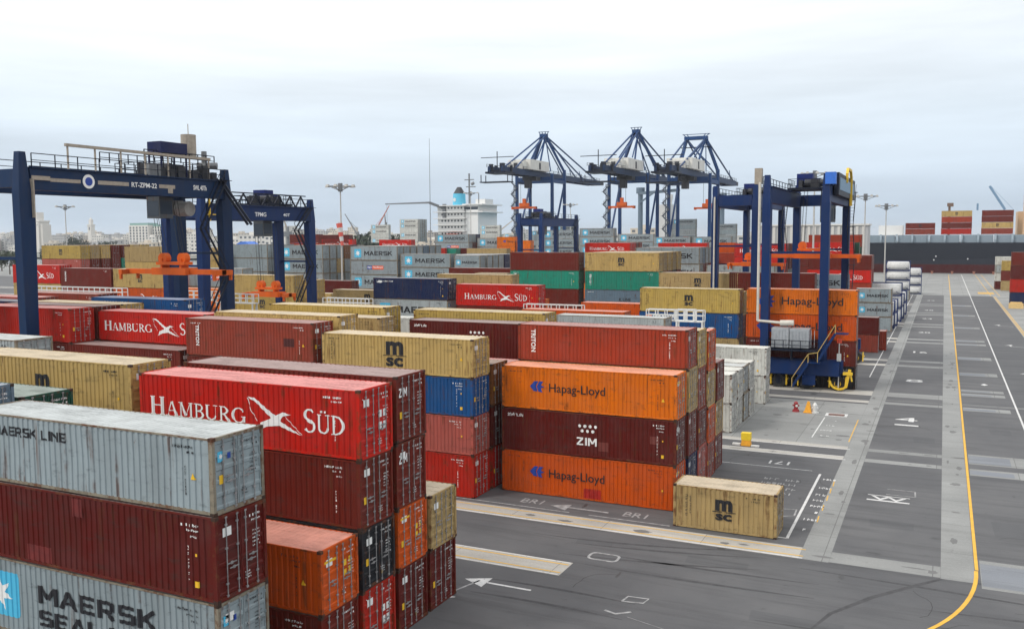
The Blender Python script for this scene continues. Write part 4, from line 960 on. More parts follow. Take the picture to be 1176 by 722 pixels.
# ==================================================================  RTG yard cranes
def rtg(X1, X2, Ya, Yb, label, Zt=24., full=True, spr=None, near_beam=True, cab=True, blue=None):
    CBLUE = blue or MATS[('crane_blue', .12, 0.)]
    cx = (X1+X2)/2; r_ = root('yard_crane', (cx, Ya, 0), label, 'crane', 'blue rubber-tyred yard cranes')
    S = Yb-Ya; h = (X2-X1)/2
    for sx in (-1, 1):
        for y, t in ((0, 1), (S, -1)):
            mb = MB(); x = sx*h
            mb.hexa([(x-.45, y-.5, 3.4), (x+.45, y-.5, 3.4), (x+.45, y+.5, 3.4), (x-.45, y+.5, 3.4)],
                    [(x-.45, y-.55, Zt-2.6), (x+.45, y-.55, Zt-2.6), (x+.45, y+.9*t if t > 0 else y+.5, Zt-2.6), (x-.45, y+.9*t if t > 0 else y+.5, Zt-2.6)] if t > 0 else
                    [(x-.45, y-.95, Zt-2.6), (x+.45, y-.95, Zt-2.6), (x+.45, y+.5, Zt-2.6), (x-.45, y+.5, Zt-2.6)])
            mb.hexa([(x-.45, y-.55, Zt-2.6), (x+.45, y-.55, Zt-2.6), (x+.45, y+.55, Zt-2.6), (x-.45, y+.55, Zt-2.6)],
                    [(x-.3, y-.3, Zt+.6), (x+.3, y-.3, Zt+.6), (x+.3, y+.3, Zt+.6), (x-.3, y+.3, Zt+.6)])
            mb.obj('leg', CBLUE, r_)
        g = MB(); g.box(sx*h-.42, sx*h+.42, .57, S-.57, Zt-2.5, Zt-.7); g.box(sx*h-.6, sx*h+.6, .6, S-.6, Zt-.69, Zt-.6)
        gi = g.obj('girder', CBLUE, r_)
        mb = MB(); o = sx*(h+.58)
        mb.rail([(o, .6, Zt-.6), (o, S-.6, Zt-.6)], 1.1, .035, 2.2); mb.obj('railing', CDARK, gi)
        mb = MB(); mb.box(sx*h-.06, sx*h+.06, .8, S-.8, Zt-.59, Zt-.48); mb.obj('trolley_rail', DARK, gi)
    for y in (0, S):
        yy = y
        if near_beam or y > 0: mb = MB(); mb.box(-h+.46, h-.46, yy-.35, yy+.35, Zt-2.3, Zt-.8); mb.obj('cross_beam', CBLUE, r_)
        mb = MB(); mb.box(-h+.46, h-.46, yy-.12, yy+.12, Zt-8.3, Zt-8.05); mb.obj('tie_bar', CBLUE, r_)
        mb = MB(); mb.box(-h-2.2, h+2.2, yy-.55, yy+.55, 2.0, 3.38); mb.box(-h-2.0, h+2.0, yy-.4, yy+.4, 1.55, 1.98); mb.obj('sill_beam', CBLUE, r_)
        for x in (-h-1.7, -h+1.7, h-1.7, h+1.7):   # four wheels each side
            wr = MB(); wr.cyl((x, yy-.28, .78), (x, yy+.28, .78), .78, 16); wo = wr.obj('wheel', RUB, r_)
            hb = MB(); hb.cyl((x, yy-.31, .78), (x, yy+.31, .78), .38, 10); hb.obj('rim', YELP if x > h else CDARK, wo)
            mb = MB()
            for sg in (-1, 1):
                mb.box(x-.25, x+.25, min(yy+sg*.31, yy+sg*.42), max(yy+sg*.31, yy+sg*.42), .6, 1.56)
            mb.obj('wheel_fork', CDARK, r_)
            mb = MB()
            for sg in (-1, 1):
                mb.box(x+sg*.86-.06, x+sg*.86+.06, yy-.45, yy+.45, .35, 1.55); mb.box(min(x+sg*.86, x+sg*1.05), max(x+sg*.86, x+sg*1.05), yy-.42, yy+.42, 1.0, 1.1)
            mb.obj('wheel_guard', YELP, r_)
    # trolley with machinery
    ty = S*.72 if spr is None else spr-Ya
    tr = MB(); tr.box(-h-.1, h+.1, ty-2.6, ty+2.6, Zt-.45, Zt-.15)
    to = tr.obj('trolley', CDARK, r_)
    mb = MB(); mb.cyl((-1.5, ty, Zt+.5), (1.5, ty, Zt+.5), .5, 12); mb.box(-2.2, -1.7, ty-.8, ty+.8, Zt-.14, Zt+.9); mb.box(1.7, 2.3, ty-.7, ty+1.0, Zt-.14, Zt+.8); mb.box(-.5, .5, ty-2.3, ty-1.2, Zt-.14, Zt+.9); mb.obj('hoist_drum', DARK, to)
    if cab: mb = MB(); mb.box(-h+.6, -h+2.6, ty+.6, ty+2.4, Zt-.14, Zt+1.8); mb.box(-h+2.7, -h+3.5, ty+1.0, ty+2.3, Zt-.14, Zt+1.2); mb.obj('electrical_cabinet', paint('cabinet_blue', '#14276a', .2), to)
    mb = MB(); mb.rail([(-h, ty-2.55, Zt-.15), (h, ty-2.55, Zt-.15), (h, ty+2.55, Zt-.15), (-h, ty+2.55, Zt-.15), (-h, ty-2.55, Zt-.15)], 1.1, .03, 1.4); mb.obj('railing', CDARK, to)
    cb = MB(); cb.box(h-2.4, h-.7, ty-2.6, ty-.9, Zt-4.6, Zt-2.5); co = cb.obj('cabin', paint('cabin_grey', '#555a5e', .5), r_)
    cb = MB(); cb.box(h-2.3, h-.8, ty-2.62, ty-2.59, Zt-4.4, Zt-2.9); cb.box(h-.71, h-.68, ty-2.5, ty-1.0, Zt-4.2, Zt-2.9); cb.obj('window', GLASS, co)
    mb = MB()
    for x, y in ((h-2.3, ty-2.5), (h-.8, ty-2.5), (h-.8, ty-1.0), (h-2.3, ty-1.0)): mb.beam((x, y, Zt-2.5), (x, y, Zt-.45), .12)
    mb.obj('cabin_hanger', CDARK, co)
    # hanging ladder and landings outside the far right leg
    mb = MB(); xx = h+.5
    p = Vector((xx+.3, S, 3.4)); zs = [3.4, 8.4, 13.4, 18.4, Zt-.6]
    for i in range(4):
        y0_, y1_ = (S-1.0, S-4.2) if i % 2 == 0 else (S-4.2, S-1.0)
        for o in (0, .7):
            mb.beam((xx+o, y0_, zs[i]), (xx+o, y1_, zs[i+1]), .06, .22)
            mb.beam((xx+o, y0_, zs[i]+1), (xx+o, y1_, zs[i+1]+1), .05)
        for s_ in range(11):
            f = s_/11; mb.box(xx, xx+.7, y0_+(y1_-y0_)*f-.1, y0_+(y1_-y0_)*f+.1, zs[i]+(zs[i+1]-zs[i])*f, zs[i]+(zs[i+1]-zs[i])*f+.03)
        mb.box(xx-.1, xx+.9, y1_-.6, y1_+.6, zs[i+1]-.05, zs[i+1])
    mb.obj('staircase', CDARK, r_)
    # spreader
    if spr is not None:
        sy, sz_, sl, sxo = spr-Ya, *full
        mb = MB(); mb.box(sxo-2.3, sxo+2.3, sy-.85, sy+.85, sz_-.55, sz_+.15)
        mb.box(sxo-sl/2, sxo+sl/2, sy-.28, sy+.28, sz_-.5, sz_); mb.box(sxo-sl/2, sxo-sl/2+.45, sy-1.2, sy+1.2, sz_-.55, sz_-.05); mb.box(sxo+sl/2-.45, sxo+sl/2, sy-1.2, sy+1.2, sz_-.55, sz_-.05)
        for a in (-1, 1):
            for b in (-1, 1): mb.box(sxo+a*(sl/2-.22)-.12, sxo+a*(sl/2-.22)+.12, sy+b*1.1-.12, sy+b*1.1+.12, sz_-1.05, sz_-.56)
        so = mb.obj('spreader', CORANGE, r_)
        mb = MB(); mb.box(sxo-1.9, sxo+1.9, sy-.6, sy+.6, sz_+.45, sz_+.75)
        for a in (-1.3, 1.3): mb.cyl((sxo+a, sy-.35, sz_+1.1), (sxo+a, sy+.35, sz_+1.1), .55, 14); mb.box(sxo+a-.12, sxo+a+.12, sy-.5, sy+.5, sz_+.16, sz_+1.1)
        mb.obj('headblock', CORANGE, so)
        mb = MB()
        for a in (-1.5, -1.1, 1.1, 1.5):
            for b in (-.3, .3): mb.beam((sxo+a, sy+b, sz_+1.3), (a, sy+b, Zt-.3), .035)
        mb.obj('hoist_rope', DARK, so)
        mb = MB(); mb.box(sxo-.9, sxo+.2, sy-.30, sy-.285, sz_-.4, sz_-.12); mb.obj('lettering', DBLUE, so)
    return r_, h, S
# left crane (spans block B)
r1, h1, S1 = rtg(-75.5, -68.9, 50.5, 74, 'large blue yard crane at the left with orange spreader hanging', 24., (14.3, 13.2, 1.6), 68.3, cab=False)
mb = MB(); Zt = 24.
mb.box(h1+.3, h1+.55, 4.0, 21, Zt+1.35, Zt+1.6)
for y in (4.2, 7, 9.8, 12.6, 15.4, 18.2, 20.8): mb.beam((h1+.45, y, Zt-.6), (h1+.45, y, Zt+1.35), .12)
mb.obj('cable_gantry', TAN, r1)
mb = MB(); mb.box(h1+.425, h1+.44, 2.4, 5.4, Zt-1.75, Zt-1.45); mb.box(h1+.425, h1+.44, 7.2, 10.6, Zt-1.75, Zt-1.4); mb.box(h1+.425, h1+.44, 14.2, 16.2, Zt-1.75, Zt-1.4); mb.box(h1+.425, h1+.44, 15.3, 15.9, Zt-2.2, Zt-1.75); mb.obj('grey_duct', TAN, r1)
mb = MB(); mb.beam((h1+.52, .6, Zt-1.5), (h1+.52, 2.3, Zt-1.5), .1, .35); mb.beam((h1+.52, .6, Zt-1.6), (h1+.52, .6, Zt-4.8), .45, .1); mb.obj('grey_pipe', TAN, r1)
def girder_text(r_, h, pl, name='lettering', mat=None):
    for (x0, x1, z0, z1, polys, m) in pl:
        mb = MB()
        for i, p in enumerate(fit(polys, x0, x1, z0, z1)): mb.poly([(h+.45+.0001*(i % 20), a, b) for a, b in p])
        mb.obj(name, m, r_)
girder_text(r1, h1, [(10.9, 13.9, Zt-1.8, Zt-1.35, text2d('RT-ZPM-22', bold=.02), WHITE), (18.6, 20.4, Zt-1.75, Zt-1.25, text2d('SWL 40Th', bold=.03), WHITE)])
mb = MB(); mb.cyl((h1+.43, 6.2, Zt-1.55), (h1+.48, 6.2, Zt-1.55), .62, 20); mb.obj('emblem', WHITE, r1)
mb = MB(); mb.cyl((h1+.481, 6.2, Zt-1.55), (h1+.50, 6.2, Zt-1.55), .38, 16); mb.obj('emblem', DBLUE, r1)
mb = MB()
for y, z, s in ((14.9, .3, .8), (16.2, .2, .6), (17.4, .5, .9), (19.2, .3, .7), (20.6, .5, .8), (21.9, .2, .6)): mb.box(h1-.6, h1+.2, y-s/2, y+s/2, Zt-.59, Zt+z)
mb.cyl((h1-.2, 16.8, Zt), (h1-.2, 19.9, Zt), .3, 8); mb.obj('machinery', DARK, r1)
mb = MB(); mb.box(h1-1.6, h1+.2, 14.8, 18.2, Zt+1.75, Zt+2.8)
for x, y in ((h1-1.5, 14.9), (h1+.1, 14.9), (h1-1.5, 18.1), (h1+.1, 18.1)): mb.beam((x, y, Zt-.5), (x, y, Zt+1.75), .14)
mb.obj('machinery_house', paint('house_navy', '#14204f', .3), r1)
mb = MB(); mb.cyl((h1-1.0, 19.6, Zt+1.6), (h1-1.0, 19.6, Zt+3.9), .75, 14); mb.beam((h1-1, 19.6, Zt+3.9), (h1-1, 19.6, Zt+5), .06); mb.obj('tank', TAN, r1)
mb = MB(); mb.cyl((h1-1, 21.7, Zt-.5), (h1-1, 21.7, Zt+2.4), .28, 8); mb.cyl((h1-1.5, 21.2, Zt+.9), (h1+.2, 22.3, Zt+.9), .35, 8); mb.box(h1-.4, h1+.3, 13.2, 14.6, Zt-.55, Zt+.6); mb.obj('pipework', STEEL, r1)
mb = MB(); mb.rail([(h1-.3, 13.2, Zt+.9), (h1-.3, 22.4, Zt+.9)], 1.0, .04, 1.2); mb.rail([(-h1+.3, 13.2, Zt+.9), (-h1+.3, 22.4, Zt+.9)], 1.0, .04, 1.2); mb.obj('railing', CDARK, r1)
mb = MB(); mb.cyl((.9, 19.4, Zt-3.6), (2.4, 19.4, Zt-3.6), .75, 12); mb.box(-.8, .6, 18.7, 20.3, Zt-4.2, Zt-2.7); mb.obj('cable_reel', plain('cable_reel_grey', (.33, .32, .30)), r1)
mb = MB(); mb.beam((h1-.2, 22.6, Zt-.4), (h1+2.4, 24.2, Zt-5.2), .25); mb.beam((h1+.3, 22.6, Zt-.4), (h1+2.9, 24.2, Zt-5.2), .25); mb.obj('diagonal_ladder', CDARK, r1)
# second crane behind it
r2_, h2, S2 = rtg(-87.3, -81.6, 83.5, 104.5, 'blue yard crane just behind the left one with yellow hoop', 22.2, (9.9, 7.5, .5), 98.0, blue=CBLUE2)
mb = MB()
for i in range(12):
    a0, a1 = math.pi*i/11, math.pi*(i+1)/11
    mb.beam((h2+.6, 2.0-1.2*math.cos(a0), 22.2+1.2*math.sin(a0)), (h2+.6, 2.0-1.2*math.cos(a1), 22.2+1.2*math.sin(a1)), .18)
mb.beam((h2+.6, .8, 19.5), (h2+.6, .8, 22.2), .18); mb.beam((h2+.6, 3.2, 19.5), (h2+.6, 3.2, 22.2), .18); mb.beam((h2+.6, .4, 20.3), (h2+.6, 3.6, 20.3), .12); mb.obj('yellow_hoop', YELP, r2_)
mb = MB()
for i in range(7):
    y = 4+i*2.3; mb.beam((h2, y, 21.6), (h2, y+1.15, 23.1), .16); mb.beam((h2, y+1.15, 23.1), (h2, y+2.3, 21.6), .16)
mb.beam((h2, 4, 23.2), (h2, 20, 23.2), .14); mb.obj('cable_truss', CDARK, r2_)
girder_text(r2_, h2, [(9.0, 11.2, 20.2, 20.75, text2d('TPMG', bold=.02), WHITE), (14.6, 16, 20.3, 20.7, text2d('40T', bold=.02), WHITE)])
# right crane and the one behind it
r3, h3, S3 = rtg(-18.4, -12.0, 106.4, 130, 'blue yard crane at right centre with yellow wheel guards and silver generator', 23.6, (14.9, 11.8, -.3), 124.0, near_beam=False, blue=CBLUE2)
mb = MB(); mb.box(-h3+.4, h3-.2, -1.9, .9, 4.4, 4.6)
for x in (-h3+.6, 0, h3-.5): mb.beam((x, -1.3, 3.38), (x, -1.3, 4.4), .2)
pf = mb.obj('generator_platform', CDARK, r3)
mb = MB(); mb.rail([(-h3+.5, -1.85, 4.6), (h3-.3, -1.85, 4.6)], 1.0, .035, 1.0); mb.obj('railing', CDARK, pf)
mb = MB(); mb.box(-h3+1.0, -.35, -1.5, .5, 4.75, 6.95); mb.box(-.25, 1.9, -1.4, .5, 4.75, 6.9)
for x in [-h3+1.1+.35*i for i in range(14)]: mb.box(x, x+.05, -1.56, -1.50, 4.9, 6.8)
mb.obj('generator', plain('silver_metal', (.46, .49, .52), .45, .3, .15), r3)
mb = MB(); mb.cyl((-h3-.75, -.5, 7.6), (-h3-.75, -.5, 23.4), .16, 8); mb.cyl((-h3-.75, -.5, 7.6), (-h3+1.8, -.5, 7.45), .16, 8); mb.cyl((-h3+1.8, -.6, 7.45), (-h3+3.3, -.6, 7.5), .33, 10); mb.obj('exhaust_pipe', plain('pale_pipe', (.60, .57, .50)), r3)
mb = MB(); mb.box(-h3-1.4, -h3-.6, -.4, .4, 23.2, 25.0); mb.obj('lamp_box', TAN, r3)
mb = MB()
for (x0, z0, x1, z1) in ((.2, .4, 1.9, 3.2), (2.9, 3.4, 4.7, 6.6)):
    for y in (-1.9, -1.1):
        mb.beam((x0, y, z0), (x1, y, z1), .08, .25)
    n = int((z1-z0)/.25)
    for i in range(n): f = i/n; mb.box(x0+(x1-x0)*f-.12, x0+(x1-x0)*f+.12, -1.85, -1.15, z0+(z1-z0)*f, z0+(z1-z0)*f+.03)
mb.box(1.9, 3.2, -2.0, -.8, 3.15, 3.25); mb.box(4.6, 6.0, -2.0, -.6, 6.5, 6.6); st_ = mb.obj('staircase', CBLUE2, r3)
mb = MB()
for y in (-1.95,):
    mb.beam((.2, y, 1.4), (1.9, y, 4.2), .07); mb.beam((2.9, y, 4.4), (4.7, y, 7.6), .07); mb.beam((.2, y, .4), (.2, y, 1.4), .07); mb.beam((1.9, y, 3.2), (1.9, y, 4.2), .07); mb.beam((2.9, y, 3.3), (2.9, y, 4.4), .07); mb.beam((4.7, y, 6.6), (4.7, y, 7.6), .07); mb.beam((1.9, y, 4.2), (2.9, y, 4.4), .07)
mb.obj('handrail', plain('dull_yellow', (.55, .38, .12)), st_)
mb = MB(); mb.box(-h3+.5, h3+1.9, -.95, -.57, 1.7, 3.3); mb.box(1.2, 2.6, -1.2, -.6, .6, 1.7); mb.obj('drive_cover', CBLUE2, r3)
mb = MB(); 
for i in range(6):
    a0, a1 = R(185+i*22), R(185+(i+1)*22); mb.beam((h3+1.9+1.0*math.cos(a0), -.62, 1.25+1.0*math.sin(a0)), (h3+1.9+1.0*math.cos(a1), -.62, 1.25+1.0*math.sin(a1)), .22)
mb.beam((h3+2.6, -.62, .5), (h3+3.0, -.7, 2.5), .30); mb.beam((h3+3.0, -.7, 2.5), (h3+3.25, -.7, 1.2), .16); mb.box(h3+2.3, h3+3.3, -.9, -.5, 1.9, 2.2); mb.obj('cable_guide', YELP, r3)
mb = MB(); mb.box(h3-.1, h3+1.0, -.6, .6, 23.0, 24.3); mb.obj('blue_box', plain('bright_blue_box', (.03, .16, .62)), r3)
mb = MB()
A = [(-2.0, 24.2), (-2.0, 25.2), (-1.2, 25.9), (2.6, 25.9), (3.6, 25.0), (3.6, 21.6)]
for (a, b), (c, d) in zip(A, A[1:]): mb.beam((h3+1.2, a+12, b-.6), (h3+1.2, c+12, d-.6), .3)
mb.obj('yellow_hoop', YELP, r3)
mb = MB(); mb.box(h3+.6, h3+1.1, 2, 22, 21.9, 24.4); mb.obj('cable_tray', CDARK, r3)
mb = MB(); mb.box(h3+1.11, h3+1.14, 3, 20, 22.5, 23.9); mb.obj('cable_tray_panel', plain('blue_grey_panel', (.18, .30, .42)), r3)
r4, h4, S4 = rtg(-30.6, -24.8, 134, 157.5, 'blue yard crane behind the right one with tall bare legs', 24.0, (12.9, 9, 0), 151, blue=CBLUE2)
r5, h5, S5 = rtg(-93.2, -87.5, 200, 223, 'small distant blue yard crane in front of the first quay crane', 22.4, (12.0, 8, 0), 206, blue=CBLUE2)
for r_, h in ((r4, h4), (r5, h5)):
    mb = MB(); mb.box(-h+.4, h-.2, -1.6, .9, 4.4, 6.6); mb.obj('generator', DARK, r_)
mb = MB(); mb.cyl((-h4+.0, -.65, 4), (-h4+.0, -.65, 23), .13, 6); mb.obj('exhaust_pipe', MATS['pale_pipe'], r4)

# ==================================================================  STS quay cranes
def sts(cx, Ya, label, wide=18.5, gauge=15.5, za=66, flat=False, back=42, fwd=88, deck=45.2):
    r_ = root('quay_crane', (cx, Ya, 0), label, 'crane', 'three blue quay cranes'); h = wide/2; G = gauge; B = paint('quay_crane_blue', '#0e3e72', .1, .5)
    for sx in (-1, 1):
        for y in (0, G):
            mb = MB(); mb.beam((sx*h, y, 1.6), (sx*h, y, deck+(1.5 if y == 0 else 4)), 1.5, 1.4, 1.2, 1.2); mb.obj('leg', B, r_)
            for s_ in (-2, 2):
                mb = MB(); mb.cyl((sx*h+s_, y-.3, .7), (sx*h+s_, y+.3, .7), .7, 10); mb.obj('wheel', DARK, r_)
        mb = MB(); mb.beam((sx*h, .8, 14), (sx*h, G-.8, 14), 1.0, 1.3); mb.beam((sx*h, .8, 15), (sx*h, G-.8, deck-4), .7); mb.beam((sx*h, .8, deck-2), (sx*h, G-.8, deck-2), 1.0, 1.6); mb.obj('portal_beam', B, r_)
    for y in (0, G):
        mb = MB(); mb.beam((-h+.8, y, deck-1), (h-.8, y, deck-1), 1.2, 2.0); mb.beam((-h-3.5, y, 2.1), (h+3.5, y, 2.1), 1.1, 1.2); mb.obj('cross_beam', B, r_)
    for sx in (-1, 1):
        mb = MB(); mb.beam((sx*3.2, -back, deck+1.2), (sx*3.2, fwd-6, deck+1.2), 1.0, 2.6); mb.obj('boom_girder', CBLUE, r_)
    mb = MB()
    for i in range(12): y = -back+3+i*(back+fwd-10)/11; mb.beam((-2.7, y, deck+.6), (2.7, y, deck+.6), .6, .9)
    mb.box(-3.6, 3.6, fwd-6, fwd, deck+.2, deck+2.2); mb.obj('boom_tie', CDARK, r_)
    mb = MB()
    mb.rail([(-4.2, -back, deck+2.2), (-4.2, fwd-8, deck+2.2)], 1.3, .07, 5); mb.rail([(4.2, -back, deck+2.2), (4.2, fwd-8, deck+2.2)], 1.3, .07, 5)
    mb.obj('railing', CDARK, r_)
    hs_ = MB(); hs_.box(-5.6, 5.6, -17, 5, deck+2.6, deck+7.2); hs_.box(-4.2, 4.2, -21, -17, deck+2.6, deck+6.0); ho = hs_.obj('machine_house', CWHITE, r_)
    mb = MB(); mb.box(5.6, 5.65, -7, -5, deck+3, deck+6.2); mb.box(-1, 1, -21.05, -21, deck+3, deck+5.4); mb.obj('door', DARK, ho)
    mb = MB(); mb.box(-5.0, 5.0, -back, -back+10, deck-.6, deck+.2)
    for x, y, s in ((-3, 2, 1.4), (2, 3, 1.8), (0, 7, 1.5), (4, 8, 1.0), (-4, 9, 1.2)): mb.box(x-s/2, x+s/2, -back+y-s/2, -back+y+s/2, deck+.2, deck+2.2+s)
    mb.beam((-8, -back+2, deck+6.5), (8, -back+2, deck+6.5), .3); mb.beam((0, -back+2, deck+2), (0, -back+2, deck+9), .3)
    mb.box(-7, 7, -back-1.5, -back+4, deck-4.6, deck-4.2)
    for x in (-6.5, 6.5):
        for y in (-back-1, -back+3.6): mb.beam((x, y, deck-4.2), (x, y, deck-1.2), .3)
    mb.obj('rear_machinery', CDARK, r_)
    # A-frame
    ay = G-1; tw = 4.4 if flat else .9
    mb = MB()
    for sx in (-1, 1):
        mb.beam((sx*h, G, deck+3), (sx*tw, ay-3, za), 1.15); mb.beam((sx*3.4, -3, deck+2), (sx*tw, ay-3, za), .7)
    mb.box(-tw-.8, tw+.8, ay-4.4, ay-1.6, za-.6, za+.9)
    for x in (-tw-1.6, -tw, tw, tw+1.6): mb.beam((x*.6, ay-3, za), (x, ay-3, za+2.0), .3)
    mb.beam((-tw-1.9, ay-3, za+1.9), (tw+1.9, ay-3, za+1.9), .3, .25)
    if flat:
        for a, b in ((-1, 1), (1, -1)): mb.beam((a*tw, ay-3, za-1), (b*h*.7, ay-3, deck+6), .5); mb.beam((a*h*.75, ay-3, deck+14), (b*h*.75, ay-3, deck+14), .4)
    mb.obj('apex_frame', B, r_)
    mb = MB()
    for sx in (-1, 1):
        x = sx*tw
        mb.beam((x, ay-3, za), (sx*3.2, -back+14, deck+2.5), .55); mb.beam((x, ay-3, za), (sx*3.2, fwd-12, deck+2.5), .55)
        mb.beam((x, ay-3, za), (sx*3.2, fwd*.52, deck+2.5), .5); mb.beam((x, ay-3, za-1), (sx*3.2, -4, deck+8.4), .45); mb.beam((x, ay-3, za-1), (sx*6, 6, deck+3), .4)
        for f in (.45, .8): mb.beam((sx*3.2, fwd*f, deck+2.4), (sx*3.2, fwd*f-3, deck+7), .3)
    mb.obj('stay', B, r_)
    # zigzag stairs beside the left landside leg
    mb = MB(); z = 3.; d = 1
    while z < deck-4:
        mb.beam((-h-1.2-(1.4*d), -.8, z), (-h-1.2+(1.4*d), -.8, z+2.9), .7, .5); mb.beam((-h-1.2-(1.4*d), -.8, z+1.1), (-h-1.2+(1.4*d), -.8, z+4), .12)
        mb.box(-h-1.2+1.4*d-.7, -h-1.2+1.4*d+.7, -1.3, -.3, z+2.85, z+3.0); z += 2.9; d = -d
    mb.beam((-h-1.2, -.8, 2), (-h-1.2, -.8, deck-3), .35); mb.obj('zigzag_stair', plain('stair_steel', (.10, .12, .15), .6), r_)
    # trolley, cab, spreader
    mb = MB(); mb.box(-3.6, 3.6, -6, -1, deck-1.8, deck-.2); mb.box(-1.2, 1.6, -9.0, -6.2, deck-5.5, deck-2.0); mb.beam((0, -7, deck-2.2), (0, -5, deck-.5), .4); mb.obj('trolley', DARK, r_)
    return r_
def sts_spreader(r_, y, z, deck=45.2, x=0):
    mb = MB(); mb.box(x-6.1, x+6.1, y-.5, y+.5, z, z+.9); mb.box(x-6.1, x-5.4, y-1.2, y+1.2, z-.3, z+.9); mb.box(x+5.4, x+6.1, y-1.2, y+1.2, z-.3, z+.9); mb.box(x-2.2, x+2.2, y-1, y+1, z+.9, z+2.6); mb.box(x-.7, x+.7, y-.6, y+.6, z+2.6, z+4.6); so = mb.obj('spreader', CORANGE, r_)
    mb = MB()
    for a in (-1.8, 1.8): mb.beam((x+a, y, z+2.6), (x+a, y, deck), .12)
    mb.obj('hoist_rope', DARK, so)
q1 = sts(-178.6, 400, 'leftmost of the three quay cranes, pointed apex and lowered boom', za=66.3, deck=45.6); sts_spreader(q1, -16, 30.2, 45.6, 2)
q2 = sts(-131.5, 400, 'middle quay crane of three with the tallest pointed apex', za=65.8, deck=44.3); sts_spreader(q2, -6, 30, 44.3, -1)
q3 = sts(-103.2, 400, 'right quay crane of three with flat-topped frame', za=61.2, flat=True, deck=43.2); sts_spreader(q3, 34, 30, 43.2)

# ==================================================================  ships
SH_NAVY = plain('hull_navy', (.006, .011, .024), .7, 0, .2); SH_RED = paint('hull_red', '#4c1215', .35, .6); SH_GREY = plain('ship_grey', (.24, .30, .35), .6); SH_WHITE = plain('ship_white', (.74, .74, .72), .5, 0, .06)
def hull(r_, x0, x1, y0, wd, zd, mat, matr, zw=3.0):
    def outline(z, tap): return [(x0+tap, y0+wd*.5, z), (x0+16+tap, y0+tap*.2, z), (x1-12, y0, z), (x1, y0+3, z), (x1, y0+wd-3, z), (x1-12, y0+wd, z), (x0+16+tap, y0+wd, z)]
    a = MB(); a.hexa(outline(zw, 6), outline(zd, 0)); a.obj('hull', mat, r_)
    b = MB(); b.hexa([(p[0]*1, p[1], -3.5) for p in outline(0, 8)], [(x, y, zw-.01) for x, y, z in outline(0, 6)]); b.obj('boot_top', matr, r_)
def ship_boxes(y, xr, zbase, cols, desc, ship='right ship', L=L40):
    for i, lv in enumerate(cols[::-1]):
        lv = lv if isinstance(lv, tuple) else (lv, None); n = len(cols)-1-i
        container(xr, y, zbase+i*2.62, lv[0], lv[1], L, ST, 1, False, f"{DESC[lv[0]]} container, {ship}, {ORD[n]} of {desc}")
sr = root('container_ship', (0, 0, 0), 'dark navy container ship with maroon waterline moored behind the quay', 'ship')
hull(sr, -75, 210, 444.5, 30, 13.6, SH_NAVY, SH_RED, 4.0)
mb = MB(); mb.rail([(-60, 445.2, 13.6), (200, 445.2, 13.6)], 1.2, .08, 5); mb.obj('railing', SH_GREY, sr)
for i in range(19):
    x = -46+i*13.2
    mb = MB(); mb.box(x+.6, x+12.4, 447.5, 472, 13.6, 17.0); ho = mb.obj('hatch_coaming', SH_GREY, sr)
    mb = MB()
    for xx in (x+.1, x+6.6):
        mb.box(xx-.5, xx+.3, 446.2, 447.4, 13.6, 17.4); mb.box(xx-.2, xx+.05, 445.8, 447.4, 13.6, 14.6)
    mb.obj('lashing_post', plain('pale_ship_grey', (.36, .44, .50)), sr)
mb = MB()
for x in (-4, -3.2, 9.5): mb.cyl((x, 444.35, 6.0+(x*7 % 2)), (x, 444.5, 6.0+(x*7 % 2)), .3, 10)
mb.obj('mooring_mark', WHITE, sr)
ship_boxes(448, -3.9, 17.2, [('burgundy', 'msc'), 'rustred'], 'the low pair', 'right ship')
ship_boxes(448, 10.7, 17.2, [('beige', 'msc'), 'brick', 'burgundy', 'red'], 'the pile topped with beige', 'right ship')
ship_boxes(448, 26.7, 17.2, ['burgundy', 'burgundy', ('beige', 'msc'), 'rustred'], 'the burgundy pile at right', 'right ship')
ship_boxes(448, 24.4+29, 17.2, ['sand', 'brick', 'burgundy'], 'the pile cut by the right edge', 'right ship')
for xx, yy in ((2, 451), (14.0, 451), (30, 452)):
    ship_boxes(yy, xx-.7+10, 17.2, ['burgundy', 'brick'], f"inner low pile {int(xx)}", 'right ship') if False else None
mb = MB(); mb.cyl((-3.2+4.8, 452, 17), (1.6, 452, 29.6), .5, 8); mb.box(.6, 3.2, 451, 453, 29.6, 31.2); mb.obj('deck_crane_head', plain('brown_steel', (.16, .10, .07)), sr)
mb = MB(); mb.beam((13.0, 460, 28), (13.0, 460, 31), .8); mb.beam((26, 500, 29), (19.0, 500, 40.5), 1.1); mb.beam((20, 500, 40), (30, 500, 28.5), .12); mb.obj('deck_crane_jib', plain('pale_blue_steel', (.18, .30, .44)), sr)
mb = MB(); mb.box(28.6, 46, 452, 466, 17, 27); mb.cyl((33, 450, 17), (33, 450, 24), 1.8, 12); mb.cyl((33, 450, 24), (33, 450, 25.5), 1.8, 12, .6); mb.beam((31, 450, 17), (31, 450, 34), 1.2); mb.obj('deckhouse', plain('deckhouse_orange', (.62, .42, .25)), sr)
mb = MB(); mb.box(-27.5, -17.2, 450, 462, 17.0, 21.4); mb.box(-27, -17.5, 449.2, 449.9, 16.2, 17.4); mb.obj('deckhouse', SH_WHITE, sr)
# bollards along the quay
for i, x in enumerate((-12, -4.5, 3.5, 12, 19.5)):
    mb = MB(); mb.cyl((x, 440.6, .004), (x, 440.6, .9), .45, 10); mb.cyl((x, 440.6, .9), (x, 440.6, 1.15), .62, 10)
    mb.obj('bollard', plain('bollard_paint', (.35, .15, .10)), label='small rusty bollard at the quay edge before the dark hull', cat='bollard', group='bollards along the quay')
